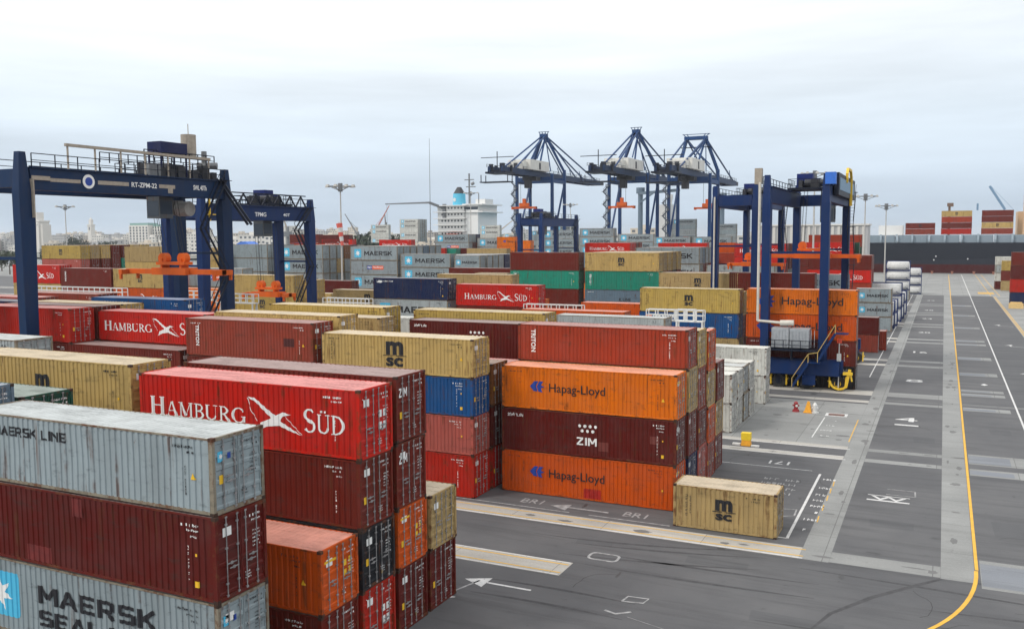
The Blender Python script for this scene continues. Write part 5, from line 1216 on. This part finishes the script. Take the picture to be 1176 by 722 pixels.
# white ship behind, left of the cranes
sl = root('container_ship', (0, 0, 0), 'white container ship with light blue funnel left of the quay cranes', 'ship')
hull(sl, -352, -80, 446, 32, 10, plain('hull_blue', (.10, .30, .42), .5), SH_RED, 3)
mb = MB()
for i in range(7): e = i*.0; mb.box(-262-.1*i, -245+.1*i, 452-.0, 474, 10+3.6*i, 10+3.6*i+3.2); mb.box(-264, -243.5, 449.5, 475, 10+3.6*i+3.2, 10+3.6*i+3.6)
so_ = mb.obj('accommodation', SH_WHITE, sl)
mb = MB()
for i in range(7):
    for k in range(7): mb.box(-260+2.1*k, -259.1+2.1*k, 451.92, 452.05, 11.6+3.6*i, 12.6+3.6*i)
mb.obj('window', GLASS, so_)
mb = MB(); mb.box(-245, -236.5, 452, 476, 10, 35.2); mb.box(-246, -233, 451, 477, 31.0, 31.6); mb.box(-246, -233.5, 451, 477, 35.2, 35.8); mb.box(-240, -234, 456, 466, 35.8, 38.5); mb.obj('superstructure', SH_WHITE, sl)
mb = MB(); mb.box(-245.2, -236.6, 451.9, 451.99, 32.6, 34.2); mb.obj('bridge_window', GLASS, sl)
mb = MB(); mb.cyl((-250.5, 456, 35.2), (-250.5, 456, 41.8), 3.8, 16, 3.5); fo = mb.obj('funnel', plain('funnel_blue', (.10, .52, .74)), sl)
mb = MB(); mb.cyl((-250.5, 456, 41.8), (-250.5, 456, 45.5), 3.5, 10, 1.2); mb.obj('funnel_top', DARK, fo)
mb = MB(); mb.poly([(-251.5+1.3*math.cos(a)*(1 if i % 2 else .5), 452.15, 38.3+1.5*math.sin(a)*(1 if i % 2 else .5)) for i, a in enumerate([2*math.pi*k/14 for k in range(14)])]); mb.obj('star', SH_WHITE, fo)
mb = MB(); mb.beam((-244, 456, 36), (-244, 456, 53), .7); mb.beam((-247, 456, 49.5), (-241, 456, 49.5), .5); mb.beam((-246, 456, 45.5), (-240, 456, 45.5), .5); mb.cyl((-242.5, 456, 47), (-241, 456, 47.6), .9, 8); mb.beam((-238, 456, 36), (-238, 456, 42), .4); mb.obj('mast', STEEL, sl)
mb = MB(); mb.cyl((-255.5, 449, 17.0), (-247.5, 449, 17.0), 1.8, 12); mb.box(-255, -248, 448, 450, 18, 19); mb.obj('lifeboat', plain('lifeboat_orange', (.75, .13, .04)), sl)
mb = MB(); mb.cyl((-258, 452, 28), (-258, 452, 36), 1.2, 10); mb.beam((-258, 452, 33.5), (-265, 447, 36.8), 1.6, 1.4); mb.beam((-265, 447, 36.8), (-292, 443, 36.4), 1.2, 1.0, .7, .6); mb.beam((-291, 443, 36.2), (-291, 443, 25), .12); mb.obj('deck_crane', STEEL, sl)
mb = MB()
mb.cyl((-142, 452, 10), (-142, 452, 40), 1.25, 10)
mb.cyl((-142, 452, 39), (-142, 452, 42), 2.2, 10); mb.beam((-142, 450, 39), (-120, 446, 40), 1.4); mb.beam((-142, 450, 34), (-134, 448, 39), .7); mb.obj('deck_crane', plain('crane_grey_blue', (.16, .22, .28)), sl)
mb = MB()
mb.cyl((-100, 452, 10), (-100, 452, 36), 1.2, 10); mb.cyl((-100, 452, 36), (-100, 452, 38), 2.3, 10); mb.beam((-100, 450, 36), (-78, 446, 37), 1.4); mb.beam((-100, 450, 31), (-90, 448, 36), .7); mb.obj('deck_crane', plain('crane_grey_blue', (.16, .22, .28)), sl)
mb = MB(); mb.cyl((-128, 460, 10), (-128, 460, 38), .5, 8); mb.cyl((-128, 460, 36), (-128, 460, 38.5), .9, 8); mb.box(-131.5, -125, 448, 460, 10, 33); mb.obj('white_block', SH_WHITE, sl)
WS = ['white', 'white', 'white', 'white', 'white']
for i, (xr, n, z, y) in enumerate(((-293.5, 4, 13.0, 440 + 8), (-273.5, 5, 13.4, 448), (-221, 3, 14.6, 448), (-206.5, 2, 12.5, 448))):
    ship_boxes(y, xr, z+1.2, [('white', 'maersk')]+[('white', 'maersk') if k % 2 == 0 else 'white' for k in range(n-1)], f"{('leftmost', 'tall second', 'third', 'low fourth')[i]} white pile", 'white ship')
for k in range(1, 4): ship_boxes(448+2.6*k, -273.5, 14.6, ['palegrey']*5, f"row {k+1} of the tall second pile", 'white ship')
for i, (xr, n) in enumerate(((-190, 3), (-176, 4), (-160, 3), (-112, 5), (-92, 4))):
    ship_boxes(448, xr, 12.5, ([('silver', 'maersk'), 'grey', 'palegrey', ('grey', 'pando'), 'grey'])[:n], f"grey pile {('one', 'two', 'three', 'four', 'five')[i]} from the funnel", 'white ship')

# ==================================================================  the crowd of further containers, and those buried in the stacks
def mass():
    mb = MB(); mats = []
    def mi(m):
        if m not in mats: mats.append(m)
        return mats.index(m)
    for x, y, z, L, H, sz, color, seen in MASS:
        if not seen and y > 235: continue
        wm, rm, fm = cm(color); z1 = z+H*sz-.02
        a, b, c, d = x-L/2, x+L/2, y-W/2+.01, y+W/2-.01
        if seen:
            mb.mi = mi(fm)
            for cx in (a, b-.15):
                for cy in (c, d-.13): mb.box(cx, cx+.15, cy, cy+.13, z+.02, z1-.01)
            n = max(6, int(L/.55)); w_ = (b-a-.3)/n; mb.mi = mi(wm)
            for i in range(n): mb.box(a+.16+i*w_, a+.16+i*w_+w_*.55, c+.005, c+.04, z+.12, z1-.08)
            for i in range(4): mb.box(b-.05, b-.01, c+.16+i*.55, c+.16+i*.55+.45, z+.15, z1-.12)
            mb.box(a+.03, b-.06, c+.041, d-.03, z+.03, z1-.021); mb.mi = mi(rm); mb.box(a+.02, b-.02, c+.02, d-.02, z1-.02, z1)
        else:
            mb.mi = mi(wm); mb.box(a+.02, b-.02, c+.02, d-.02, z+.02, z1-.02)
    if MASS: mb.obj('container_crowd', mats, kind='stuff', label='the mass of further shipping containers packed behind the front stacks')
mass()

# ==================================================================  light masts
def mast(x, y, z, label, heads=6, r=.22, ring=2.3):
    r_ = root('light_mast', (x, y, 0), label, 'light mast', 'tall floodlight masts')
    mb = MB(); mb.cyl((0, 0, 0), (0, 0, z), r, 10, r*.55); mb.obj('pole', plain('mast_grey', (.50, .49, .46), .5), r_)
    mb = MB()
    for i in range(12):
        a, b = 2*math.pi*i/12, 2*math.pi*(i+1)/12; mb.beam((ring*math.cos(a), ring*math.sin(a), z-.4), (ring*math.cos(b), ring*math.sin(b), z-.4), .12)
    for i in range(4): a = math.pi*i/2; mb.beam((0, 0, z-1.3), (ring*math.cos(a), ring*math.sin(a), z-.4), .12)
    mb.cyl((0, 0, z-1.4), (0, 0, z+.2), .45, 8); hd = mb.obj('head_frame', STEEL, r_)
    for i in range(heads):
        a = 2*math.pi*i/heads+.3; x0, y0 = (ring+.3)*math.cos(a), (ring+.3)*math.sin(a)
        mb = MB(); mb.hexa([(x0-.35, y0-.35, z-.55), (x0+.35, y0-.35, z-.55), (x0+.35, y0+.35, z-.55), (x0-.35, y0+.35, z-.55)], [(x0-.2, y0-.2, z-.1), (x0+.2, y0-.2, z-.1), (x0+.2, y0+.2, z-.1), (x0-.2, y0+.2, z-.1)]); mb.obj('floodlight', plain('lamp_housing', (.42, .41, .38)), r_)
mast(-105.5, 144.5, 27.6, 'floodlight mast in front of the starred grey containers', 8)
mast(-25, 200.5, 30.6, 'tall floodlight mast behind the right yard crane', 8, .26)
mast(-17.2, 231, 26.8, 'floodlight mast just right of the right yard crane', 5)
mast(-13.6, 250, 25.0, 'floodlight mast left of the ship containers', 5)
mast(-132, 330, 30, 'thin floodlight mast between first two quay cranes', 6)
mast(-240, 190, 27.5, 'floodlight mast beside the pale tower at far left', 6)
mast(-160, 300, 34, 'slim floodlight mast by the first quay crane', 5)
# slim antenna
mb = MB(); mb.cyl((0, 0, 0), (0, 0, 62), .22, 6, .08); mb.obj('antenna_mast', STEEL, loc=(-213, 360, 0), label='very thin tall antenna mast left of the white ship', cat='antenna')
# red and white windsock at the mast
rw = root('windsock', (-106.3, 144.3, 0), 'red and white windsock hanging on its pole beside the lamp mast', 'windsock')
mb = MB(); mb.beam((.7, .2, 20.3), (0, 0, 20.3), .1); mb.beam((.35, .1, 20.3), (.7, .2, 17), .06); mb.obj('bracket', WP, rw)
mb = MB()
for i in range(5):
    mb.mi = i % 2; mb.cyl((.5+.38*i*.35, 0, 20.1-.85*i), (.5+.38*(i+1)*.35, 0, 20.1-.85*(i+1)), .62-.07*i, 9, .62-.07*(i+1))
mb.obj('sock', [plain('sock_red', (.70, .12, .09)), WP], rw)

# ==================================================================  small things on the apron
b_ = root('barrier_block', (-14.35, 75.2, 0), 'yellow two-tone box standing alone on the crane runway', 'barrier')
mb = MB(); mb.box(-.38, .38, -.3, .3, .5, 1.08); mb.obj('upper_box', plain('bright_yellow', (.80, .56, .02)), b_)
mb = MB(); mb.hexa([(-.38, -.34, .02), (.38, -.34, .02), (.38, .34, .02), (-.38, .34, .02)], [(-.33, -.28, .49), (.33, -.28, .49), (.33, .28, .49), (-.33, .28, .49)]); mb.obj('base', plain('orange_yellow', (.80, .36, .02)), b_)
mb = MB(); mb.box(-1.1, -.45, -.25, .1, .013, .16); mb.box(.45, 1.1, -.4, -.1, .013, .14); mb.obj('foot', WP, b_)
b_ = root('fire_hydrant', (-12.75, 91.9, 0), 'dark red hydrant standing on the pale concrete pad', 'hydrant')
mb = MB(); mb.cyl((0, 0, 0), (0, 0, .22), .36, 12, .3); mb.cyl((0, 0, .22), (0, 0, .85), .2, 12, .18); mb.cyl((0, 0, .85), (0, 0, 1.0), .24, 12, .1); mb.cyl((-.32, 0, .62), (.32, 0, .62), .09, 8); mb.obj('body', plain('hydrant_red', (.28, .02, .025)), b_)
mb = MB(); mb.cyl((.1, -.21, .62), (.1, -.26, .62), .12, 10); mb.obj('cap', WP, b_)
b_ = root('yellow_post', (-11.6, 91.9, 0), 'orange-yellow pointed cone block between red hydrant and white one', 'cone')
mb = MB(); mb.box(-.42, .42, -.42, .42, .012, .07); mb.hexa([(-.34, -.34, .071), (.34, -.34, .071), (.34, .34, .071), (-.34, .34, .071)], [(-.06, -.1, 1.1), (.14, -.1, 1.1), (.14, .1, 1.1), (-.06, .1, 1.1)]); mb.obj('body', plain('cone_orange', (.80, .36, .02)), b_)
b_ = root('white_hydrant', (-10.95, 91.9, 0), 'white valve post right beside the orange-yellow cone', 'valve post')
mb = MB(); mb.cyl((0, 0, 0), (0, 0, .1), .38, 12); mb.cyl((0, 0, .1), (0, 0, .8), .2, 12, .24); mb.cyl((0, 0, .8), (0, 0, 1.05), .22, 12, .05); mb.cyl((-.3, 0, .5), (.3, 0, .5), .1, 8); mb.obj('body', WP, b_)
b_ = root('floor_hatch', (-8.9, 91.6, 0), 'rusty drain hatch in a white painted frame on the pale pad', 'hatch')
mb = MB(); mb.box(-.7, .7, -.4, .4, .013, .06); mb.obj('cover', plain('rusty_plate', (.16, .08, .06)), b_)
mb = MB(); mb.box(-1., 1., -.75, -.5, .012, .03); mb.box(-1., 1., .5, .75, .012, .03); mb.box(-1., -.75, -.5, .5, .012, .03); mb.box(.75, 1., -.5, .5, .012, .03); mb.obj('frame', PW, b_)
b_ = root('concrete_block', (15.6, 241, 0), 'yellow and white block under the low beige pair at right', 'block')
mb = MB(); mb.box(-1.5, 1.5, -.6, .6, .005, 1.2); mb.box(-1.2, 1.2, -.4, .4, 1.2, 1.5); mb.obj('body', plain('block_yellow', (.70, .48, .2)), b_)
b_ = root('warning_post', (-24.1, 104.2, 0), 'slim blue and white post beside the right crane leg', 'post')
mb = MB(); mb.cyl((0, 0, 0), (0, 0, 6.2), .26, 10); mb.obj('post', plain('post_blue', (.08, .22, .45)), b_)
mb = MB(); mb.cyl((0, 0, 6.2), (0, 0, 6.75), .34, 10); mb.obj('cap', WP, b_)
b_ = root('signal_lamp', (-10.2, 106.0, 0), 'small red lamp on a pole beside the crane stairs', 'lamp')
mb = MB(); mb.cyl((0, 0, 0), (0, 0, 5.4), .06, 6); mb.box(-.22, .22, -.15, .15, 3.3, 4.2); mb.obj('pole', WP, b_)
mb = MB(); mb.cyl((0, 0, 5.4), (0, 0, 5.85), .26, 8); mb.obj('lamp', plain('lamp_red', (.8, .08, .03)), b_)

# ==================================================================  port buildings and city
WALLS = [plain('city_wall_%d' % i, c, .8, 0, .08) for i, c in enumerate(((.58, .56, .52), (.66, .64, .60), (.50, .46, .40), (.42, .42, .42), (.62, .55, .46), (.36, .33, .30)))]
SHADEW = plain('city_window', (.10, .12, .14), .5)
def building(x, y, wd, dp, h, z0=-1.5, mat=None, label='', group=None, floors=None, cols=None, parapet=True, name='building'):
    r_ = root(name, (x, y, z0), label, 'building', group); mat = mat or random.choice(WALLS)
    mb = MB(); mb.box(-wd/2, wd/2, 0, dp, 0, h)
    if parapet: mb.box(-wd/2-.2, wd/2+.2, -.2, dp+.2, h, h+.7); mb.box(-wd*.18, wd*.08, dp*.2, dp*.6, h+.7, h+3.2)
    mb.obj('wall', mat, r_)
    floors = floors or max(1, int(h/3.6)); cols = cols or max(2, int(wd/4.5))
    if floors*cols < 100:
        mb = MB()
        for f in range(floors):
            z = (f+.4)*h/floors
            for c in range(cols):
                xc = -wd/2+(c+.5)*wd/cols; mb.box(xc-wd/cols*.25, xc+wd/cols*.25, -.06, .05, z, z+h/floors*.42)
            for c in range(max(1, int(dp/5))):
                yc = (c+.5)*dp/max(1, int(dp/5)); mb.box(wd/2-.05, wd/2+.06, yc-.9, yc+.9, z, z+h/floors*.42)
        mb.obj('window', SHADEW, r_, kind=None)
    return r_
# pale tower far left
def px2x(px, Y):                      # bearing of a landmark in the photograph -> metres east at distance Y
    t = (px-588)/1038.408; d = fw+r2*t; return d.x/d.y*Y
tw = root('office_tower', (px2x(43.5, 900), 900, -1.5), 'tall pale tower with stepped top and dark window columns at far left', 'building')
mb = MB(); mb.box(-11, 11, 0, 18, 0, 44); mb.box(-13, 13, -.5, 18, 44, 46); mb.box(-7, 5, 2, 14, 46, 58); mb.box(-9.5, 9.5, -.8, -.01, 40, 42); mb.obj('wall', WALLS[1], tw)
mb = MB(); mb.box(11.01, 17, 2, 16, 0, 40); mb.obj('side_wing', WALLS[0], tw)
for c in (-7.5, -2.5, 2.5):
    mb = MB()
    for f in range(11): mb.box(c-1.2, c+1.2, -.3, .1, 4+f*3.3, 6.2+f*3.3)
    mb.obj('window', SHADEW, tw)
mb = MB(); mb.box(-5.5, -3, 1.7, 2.1, 49, 53); mb.box(-1, 2, 1.7, 2.1, 49, 53); mb.obj('window', SHADEW, tw)
# hotel blocks seen under the crane girder
for i, (px, wpx) in enumerate(((163, 22), (183, 17))):
    Y = 900; x = px2x(px, Y); wd = (px2x(px+wpx/2, Y)-px2x(px-wpx/2, Y))
    hb = root('hotel_block', (x, Y+i*6, -1.5), ('left' if i == 0 else 'right')+' half of the wide pale apartment block with green roof line', 'building')
    mb = MB(); mb.box(-wd/2, wd/2, 0, 20, 0, 37-2*i); mb.obj('wall', WALLS[1], hb)
    mb = MB(); mb.box(-wd/2+1, wd/2-1, 1, 18, 37-2*i, 40-2*i); mb.obj('roof', plain('green_roof', (.20, .36, .33)), hb)
    n = 6
    for c in range(n):
        mb = MB(); xc = -wd/2+(c+.5)*wd/n
        for f in range(9): mb.box(xc-wd/n*.2, xc+wd/n*.2, -.3, .1, 2+f*3.8, 4.4+f*3.8)
        mb.obj('window', SHADEW, hb)
# mosque tower
mt = root('minaret', (px2x(107, 1100), 1100, -1.5), 'slender pale minaret rising above the city roofs', 'minaret')
mb = MB(); mb.box(-4.2, 4.2, 0, 8, 0, 42); mb.box(-5, 5, -.8, 8.8, 42, 43.5); mb.box(-2.6, 2.6, 1.5, 6.5, 43.5, 52); mb.cyl((0, 4, 52), (0, 4, 56), 2.2, 10, .2); mb.obj('tower', WALLS[1], mt)
mb = MB(); mb.box(-1.4, 1.4, -.1, .1, 34, 39); mb.obj('window', SHADEW, mt)
building(px2x(88, 1150), 1150, 36, 14, 26, label='wide grey office building left of the minaret', mat=WALLS[3], floors=5, cols=8)
# silos / white port buildings behind second crane
for i, (px, Y, wd, h, c, lb) in enumerate(((292, 620, 30, 21, 1, 'white port building with sloping pieces behind the second crane'), (318, 600, 22, 28, 1, 'tall white silo block between the crane legs'), (334, 640, 12, 24, 0, 'narrow pale block right of the silo block'), (372, 620, 26, 18, 4, 'sandy flat port building right of the far crane'), (425, 640, 40, 17, 0, 'long pale building behind the palms'), (395, 700, 60, 16, 3, 'grey port shed row behind the lamp mast'))):
    building(px2x(px, Y), Y, wd, 14, h, mat=WALLS[c], label=lb)
for i, (px, Y) in enumerate(((281, 470), (344, 480))):
    t_ = root('dome_tent', (px2x(px, Y), Y, 0), ('left' if i == 0 else 'right')+' bright blue rounded tarpaulin roof behind the far cranes', 'tent')
    mb = MB()
    P = [(8*math.cos(math.pi*k/10), 8+7*math.sin(math.pi*k/10)) for k in range(11)]
    mb.hexa([(a, 0, b) for a, b in P], [(a, 10, b) for a, b in P]); mb.obj('roof', plain('tarp_blue', (.03, .16, .60)), t_)
    mb = MB(); mb.box(-8, 8, 0, 10, 0, 8); mb.obj('wall', WALLS[3], t_)
# pale ribbed shed
sh = root('warehouse', (-62, 336, 0), 'large pale grey ribbed shed behind the right yard crane', 'warehouse')
mb = MB(); mb.box(0, 38, 0, 12, 0, 20.6); mb.obj('wall', WALLS[3], sh)
mb = MB()
for i in range(19): mb.box(i*2+.1, i*2+1.0, -.35, -.01, .2, 20.3)
mb.obj('wall_rib', WALLS[0], sh)
mb = MB(); mb.box(-.4, 38.4, -.5, 12.4, 20.61, 21.1); mb.obj('roof', WALLS[1], sh)
# harbour cranes on the skyline
def jib(px, Y, h, ang, ln, colr, label):
    r_ = root('harbour_crane', (px2x(px, Y), Y, 0), label, 'crane', 'small harbour cranes on the skyline')
    mb = MB(); mb.beam((0, 0, 0), (0, 0, h), 2.2, 2.2, 1.4, 1.4); mb.box(-2.5, 2.5, -2, 2, h*.7, h*.85); mb.obj('tower', STEEL, r_)
    mb = MB(); a = R(ang); mb.beam((0, 0, h*.85), (ln*math.cos(a), 0, h*.85+ln*math.sin(a)), 1.1, 1.1, .5, .5); mb.beam((0, 0, h*1.1), (ln*.7*math.cos(a), 0, h*.85+ln*.7*math.sin(a)), .2); mb.obj('jib', colr, r_)
jib(413, 620, 22, 125, 22, STEEL, 'dark luffing crane above the palms, leftmost jib')
jib(430, 640, 22, 56, 30, plain('jib_red', (.5, .16, .12)), 'luffing crane with red-tipped jib above the palms')
jib(445, 650, 30, 95, 12, STEEL, 'stubby vertical crane right of the red-tipped jib')
jib(333, 560, 26, 110, 22, TAN, 'tan crane jib between the far yard crane legs')
jib(553, 640, 12, 35, 34, plain('jib_sand', (.50, .42, .33)), 'sandy inclined jib left of the first quay crane')
jib(840, 560, 10, 118, 22, STEEL, 'grey jib seen between the right cranes')
# city fabric
cityg = 'pale low buildings of the hazy city skyline'
rc = random.Random(5)
for i in range(210):
    px = rc.uniform(-25, 640) if i < 150 else rc.uniform(-10, 260); Y = rc.choice((720, 800, 900, 1020, 1150, 1300, 1450)); Y += rc.uniform(-30, 30)
    hmax = 13 if px > 440 else 17
    if 28 < px < 60 and Y < 900: continue
    h = rc.uniform(5, hmax) + (Y-700)*.016
    building(px2x(px, Y), Y, rc.uniform(10, 34), rc.uniform(8, 16), h, z0=-1.5+(Y-700)*.012, mat=rc.choice(WALLS), label='pale flat-roofed city building in the hazy skyline beyond the port', group=cityg)
for i, (px, wpx, Y) in enumerate(((120, 240, 1700), (-20, 120, 1600), (300, 260, 1750), (560, 300, 1700))):
    mb = MB(); x0, x1 = px2x(px-wpx/2, Y), px2x(px+wpx/2, Y); n = 14; P = [(x0+(x1-x0)*k/n, 16+rc.uniform(2, 7)*(1 if 0 < k < n else .1)) for k in range(n+1)]
    mb.hexa([(a, Y, b) for a, b in P]+[(x1, Y, -2), (x0, Y, -2)], [(a, Y+160, b) for a, b in P]+[(x1, Y+160, -2), (x0, Y+160, -2)]); mb.obj('hills', plain('hill_green', (.12, .14, .13), .9), kind='structure')
building(px2x(985, 520), 520, 40, 14, 12, label='low pale quay building left of the moored ship', mat=WALLS[3])
building(px2x(700, 640), 640, 34, 14, 20, label='pale silo building between first two quay cranes', mat=WALLS[1])
building(px2x(738, 660), 660, 20, 14, 24, label='cream block behind the middle quay crane', mat=WALLS[4])
building(px2x(858, 640), 640, 26, 14, 18, label='pale block behind the rear right yard crane', mat=WALLS[0])

# trees
LEAF = [plain('foliage_%d' % i, c, .8, 0, .3) for i, c in enumerate(((.030, .050, .028), (.045, .068, .032), (.022, .036, .024)))]
BARK = plain('bark', (.10, .075, .055), .9)
def crown_mesh(seed, palm=False):
    rr = random.Random(seed); mb = MB()
    cl = [(rr.uniform(-1, 1)*.75, rr.uniform(-1, 1)*.75, rr.uniform(.15, 1.0), rr.uniform(.25, .48)) for _ in range(13)]
    for cx, cy, cz, r in cl:
        for _ in range(70):
            v = Vector((rr.gauss(0, 1), rr.gauss(0, 1), rr.gauss(0, 1))).normalized()*r*rr.uniform(.55, 1.08); c = Vector((cx, cy, cz))+v
            s = rr.uniform(.05, .10); a = Vector((rr.gauss(0, 1), rr.gauss(0, 1), rr.gauss(0, 1))).normalized(); b = a.orthogonal().normalized()
            mb.mi = rr.randrange(3); mb.poly([c-a*s, c-b*s*.7, c+a*s, c+b*s*.7])
    return mb.mesh('crown')
def palm_mesh(seed):
    rr = random.Random(seed); mb = MB()
    for i in range(26):
        az = rr.uniform(0, 6.28); el = rr.uniform(-.3, 1.1); L = rr.uniform(.8, 1.1); p = Vector((0, 0, .55)); pts = [p]
        for k in range(5):
            e = el-.42*k; pts.append(pts[-1]+Vector((math.cos(az)*math.cos(e), math.sin(az)*math.cos(e), math.sin(e)))*L/5)
        sd_ = Vector((-math.sin(az), math.cos(az), 0))
        for k in range(5):
            w0, w1 = .13*(1-k/5)+.03, .13*(1-(k+1)/5)+.02; mb.mi = rr.randrange(3)
            mb.poly([pts[k]-sd_*w0, pts[k+1]-sd_*w1, pts[k+1]+sd_*w1, pts[k]+sd_*w0])
    return mb.mesh('crown')
CR = [crown_mesh(k) for k in range(3)]; PM = [palm_mesh(k) for k in range(2)]
def tree(px, Y, h, w_, label, palm=False, k=0, z0=0):
    r_ = root('palm_tree' if palm else 'tree', (px2x(px, Y), Y, z0), label, 'tree', 'dark trees behind the container yard')
    th = h*(.62 if palm else .42)
    mb = MB(); mb.cyl((0, 0, 0), (0, 0, th), .35, 7, .2)
    if not palm:
        for a in (0, 2.1, 4.2): mb.cyl((0, 0, th*.8), (w_*.3*math.cos(a), w_*.3*math.sin(a), th*1.35), .16, 5, .07)
    mb.obj('trunk', BARK, r_)
    c = mkobj('crown', (PM if palm else CR)[k % (2 if palm else 3)], LEAF, r_, (0, 0, th*(.85 if palm else .75)))
    c.scale = (w_/2, w_/2, (h-th)*(.9 if not palm else 1.0)); c.rotation_euler = (0, 0, rc.uniform(0, 6))
for i, (px, Y, h, w_) in enumerate(((72, 560, 13, 12), (86, 570, 16, 15), (93, 600, 21, 17), (118, 590, 14, 14), (128, 600, 16, 13), (150, 610, 13, 12), (60, 520, 10, 12), (62, 300, 12, 10), (5, 330, 12, 15), (14, 300, 11, 13), (24, 320, 12, 12), (150, 350, 10, 9), (170, 520, 12, 10))):
    tree(px, Y, h, w_, f"bushy dark tree {'behind the far left beige row' if px > 50 else 'at the far left edge'}", False, i)
for i, px in enumerate((389, 396, 404, 411, 417, 424, 432, 439, 446, 453, 461, 434, 448, 420)):
    tree(px, 470+(i*37 % 60), 19+(i*13 % 6), 11, 'spiky dark palm in the clump behind the starred grey containers', True, i)
for i, px in enumerate((395, 407, 416, 425, 437, 444, 455, 402, 450, 430)): tree(px, 500+(i*29 % 50), 15, 13, 'dark bushy tree under the palms behind the grey stacks', False, i)

# ==================================================================  haze
hz = MB(); hz.box(-6100, 6100, -330, 9100, -10.2, 70)
hm = bpy.data.materials.new('haze'); hm.use_nodes = True; t = hm.node_tree; t.nodes.clear()
o_ = t.nodes.new('ShaderNodeOutputMaterial'); v_ = t.nodes.new('ShaderNodeVolumePrincipled')
v_.inputs['Color'].default_value = (.93, .96, 1, 1); v_.inputs['Density'].default_value = .0001; v_.inputs['Anisotropy'].default_value = .2
t.links.new(v_.outputs[0], o_.inputs['Volume'])
hz.obj('haze', hm, kind='stuff')
print('containers', NC[0], 'objects', len(bpy.data.objects))
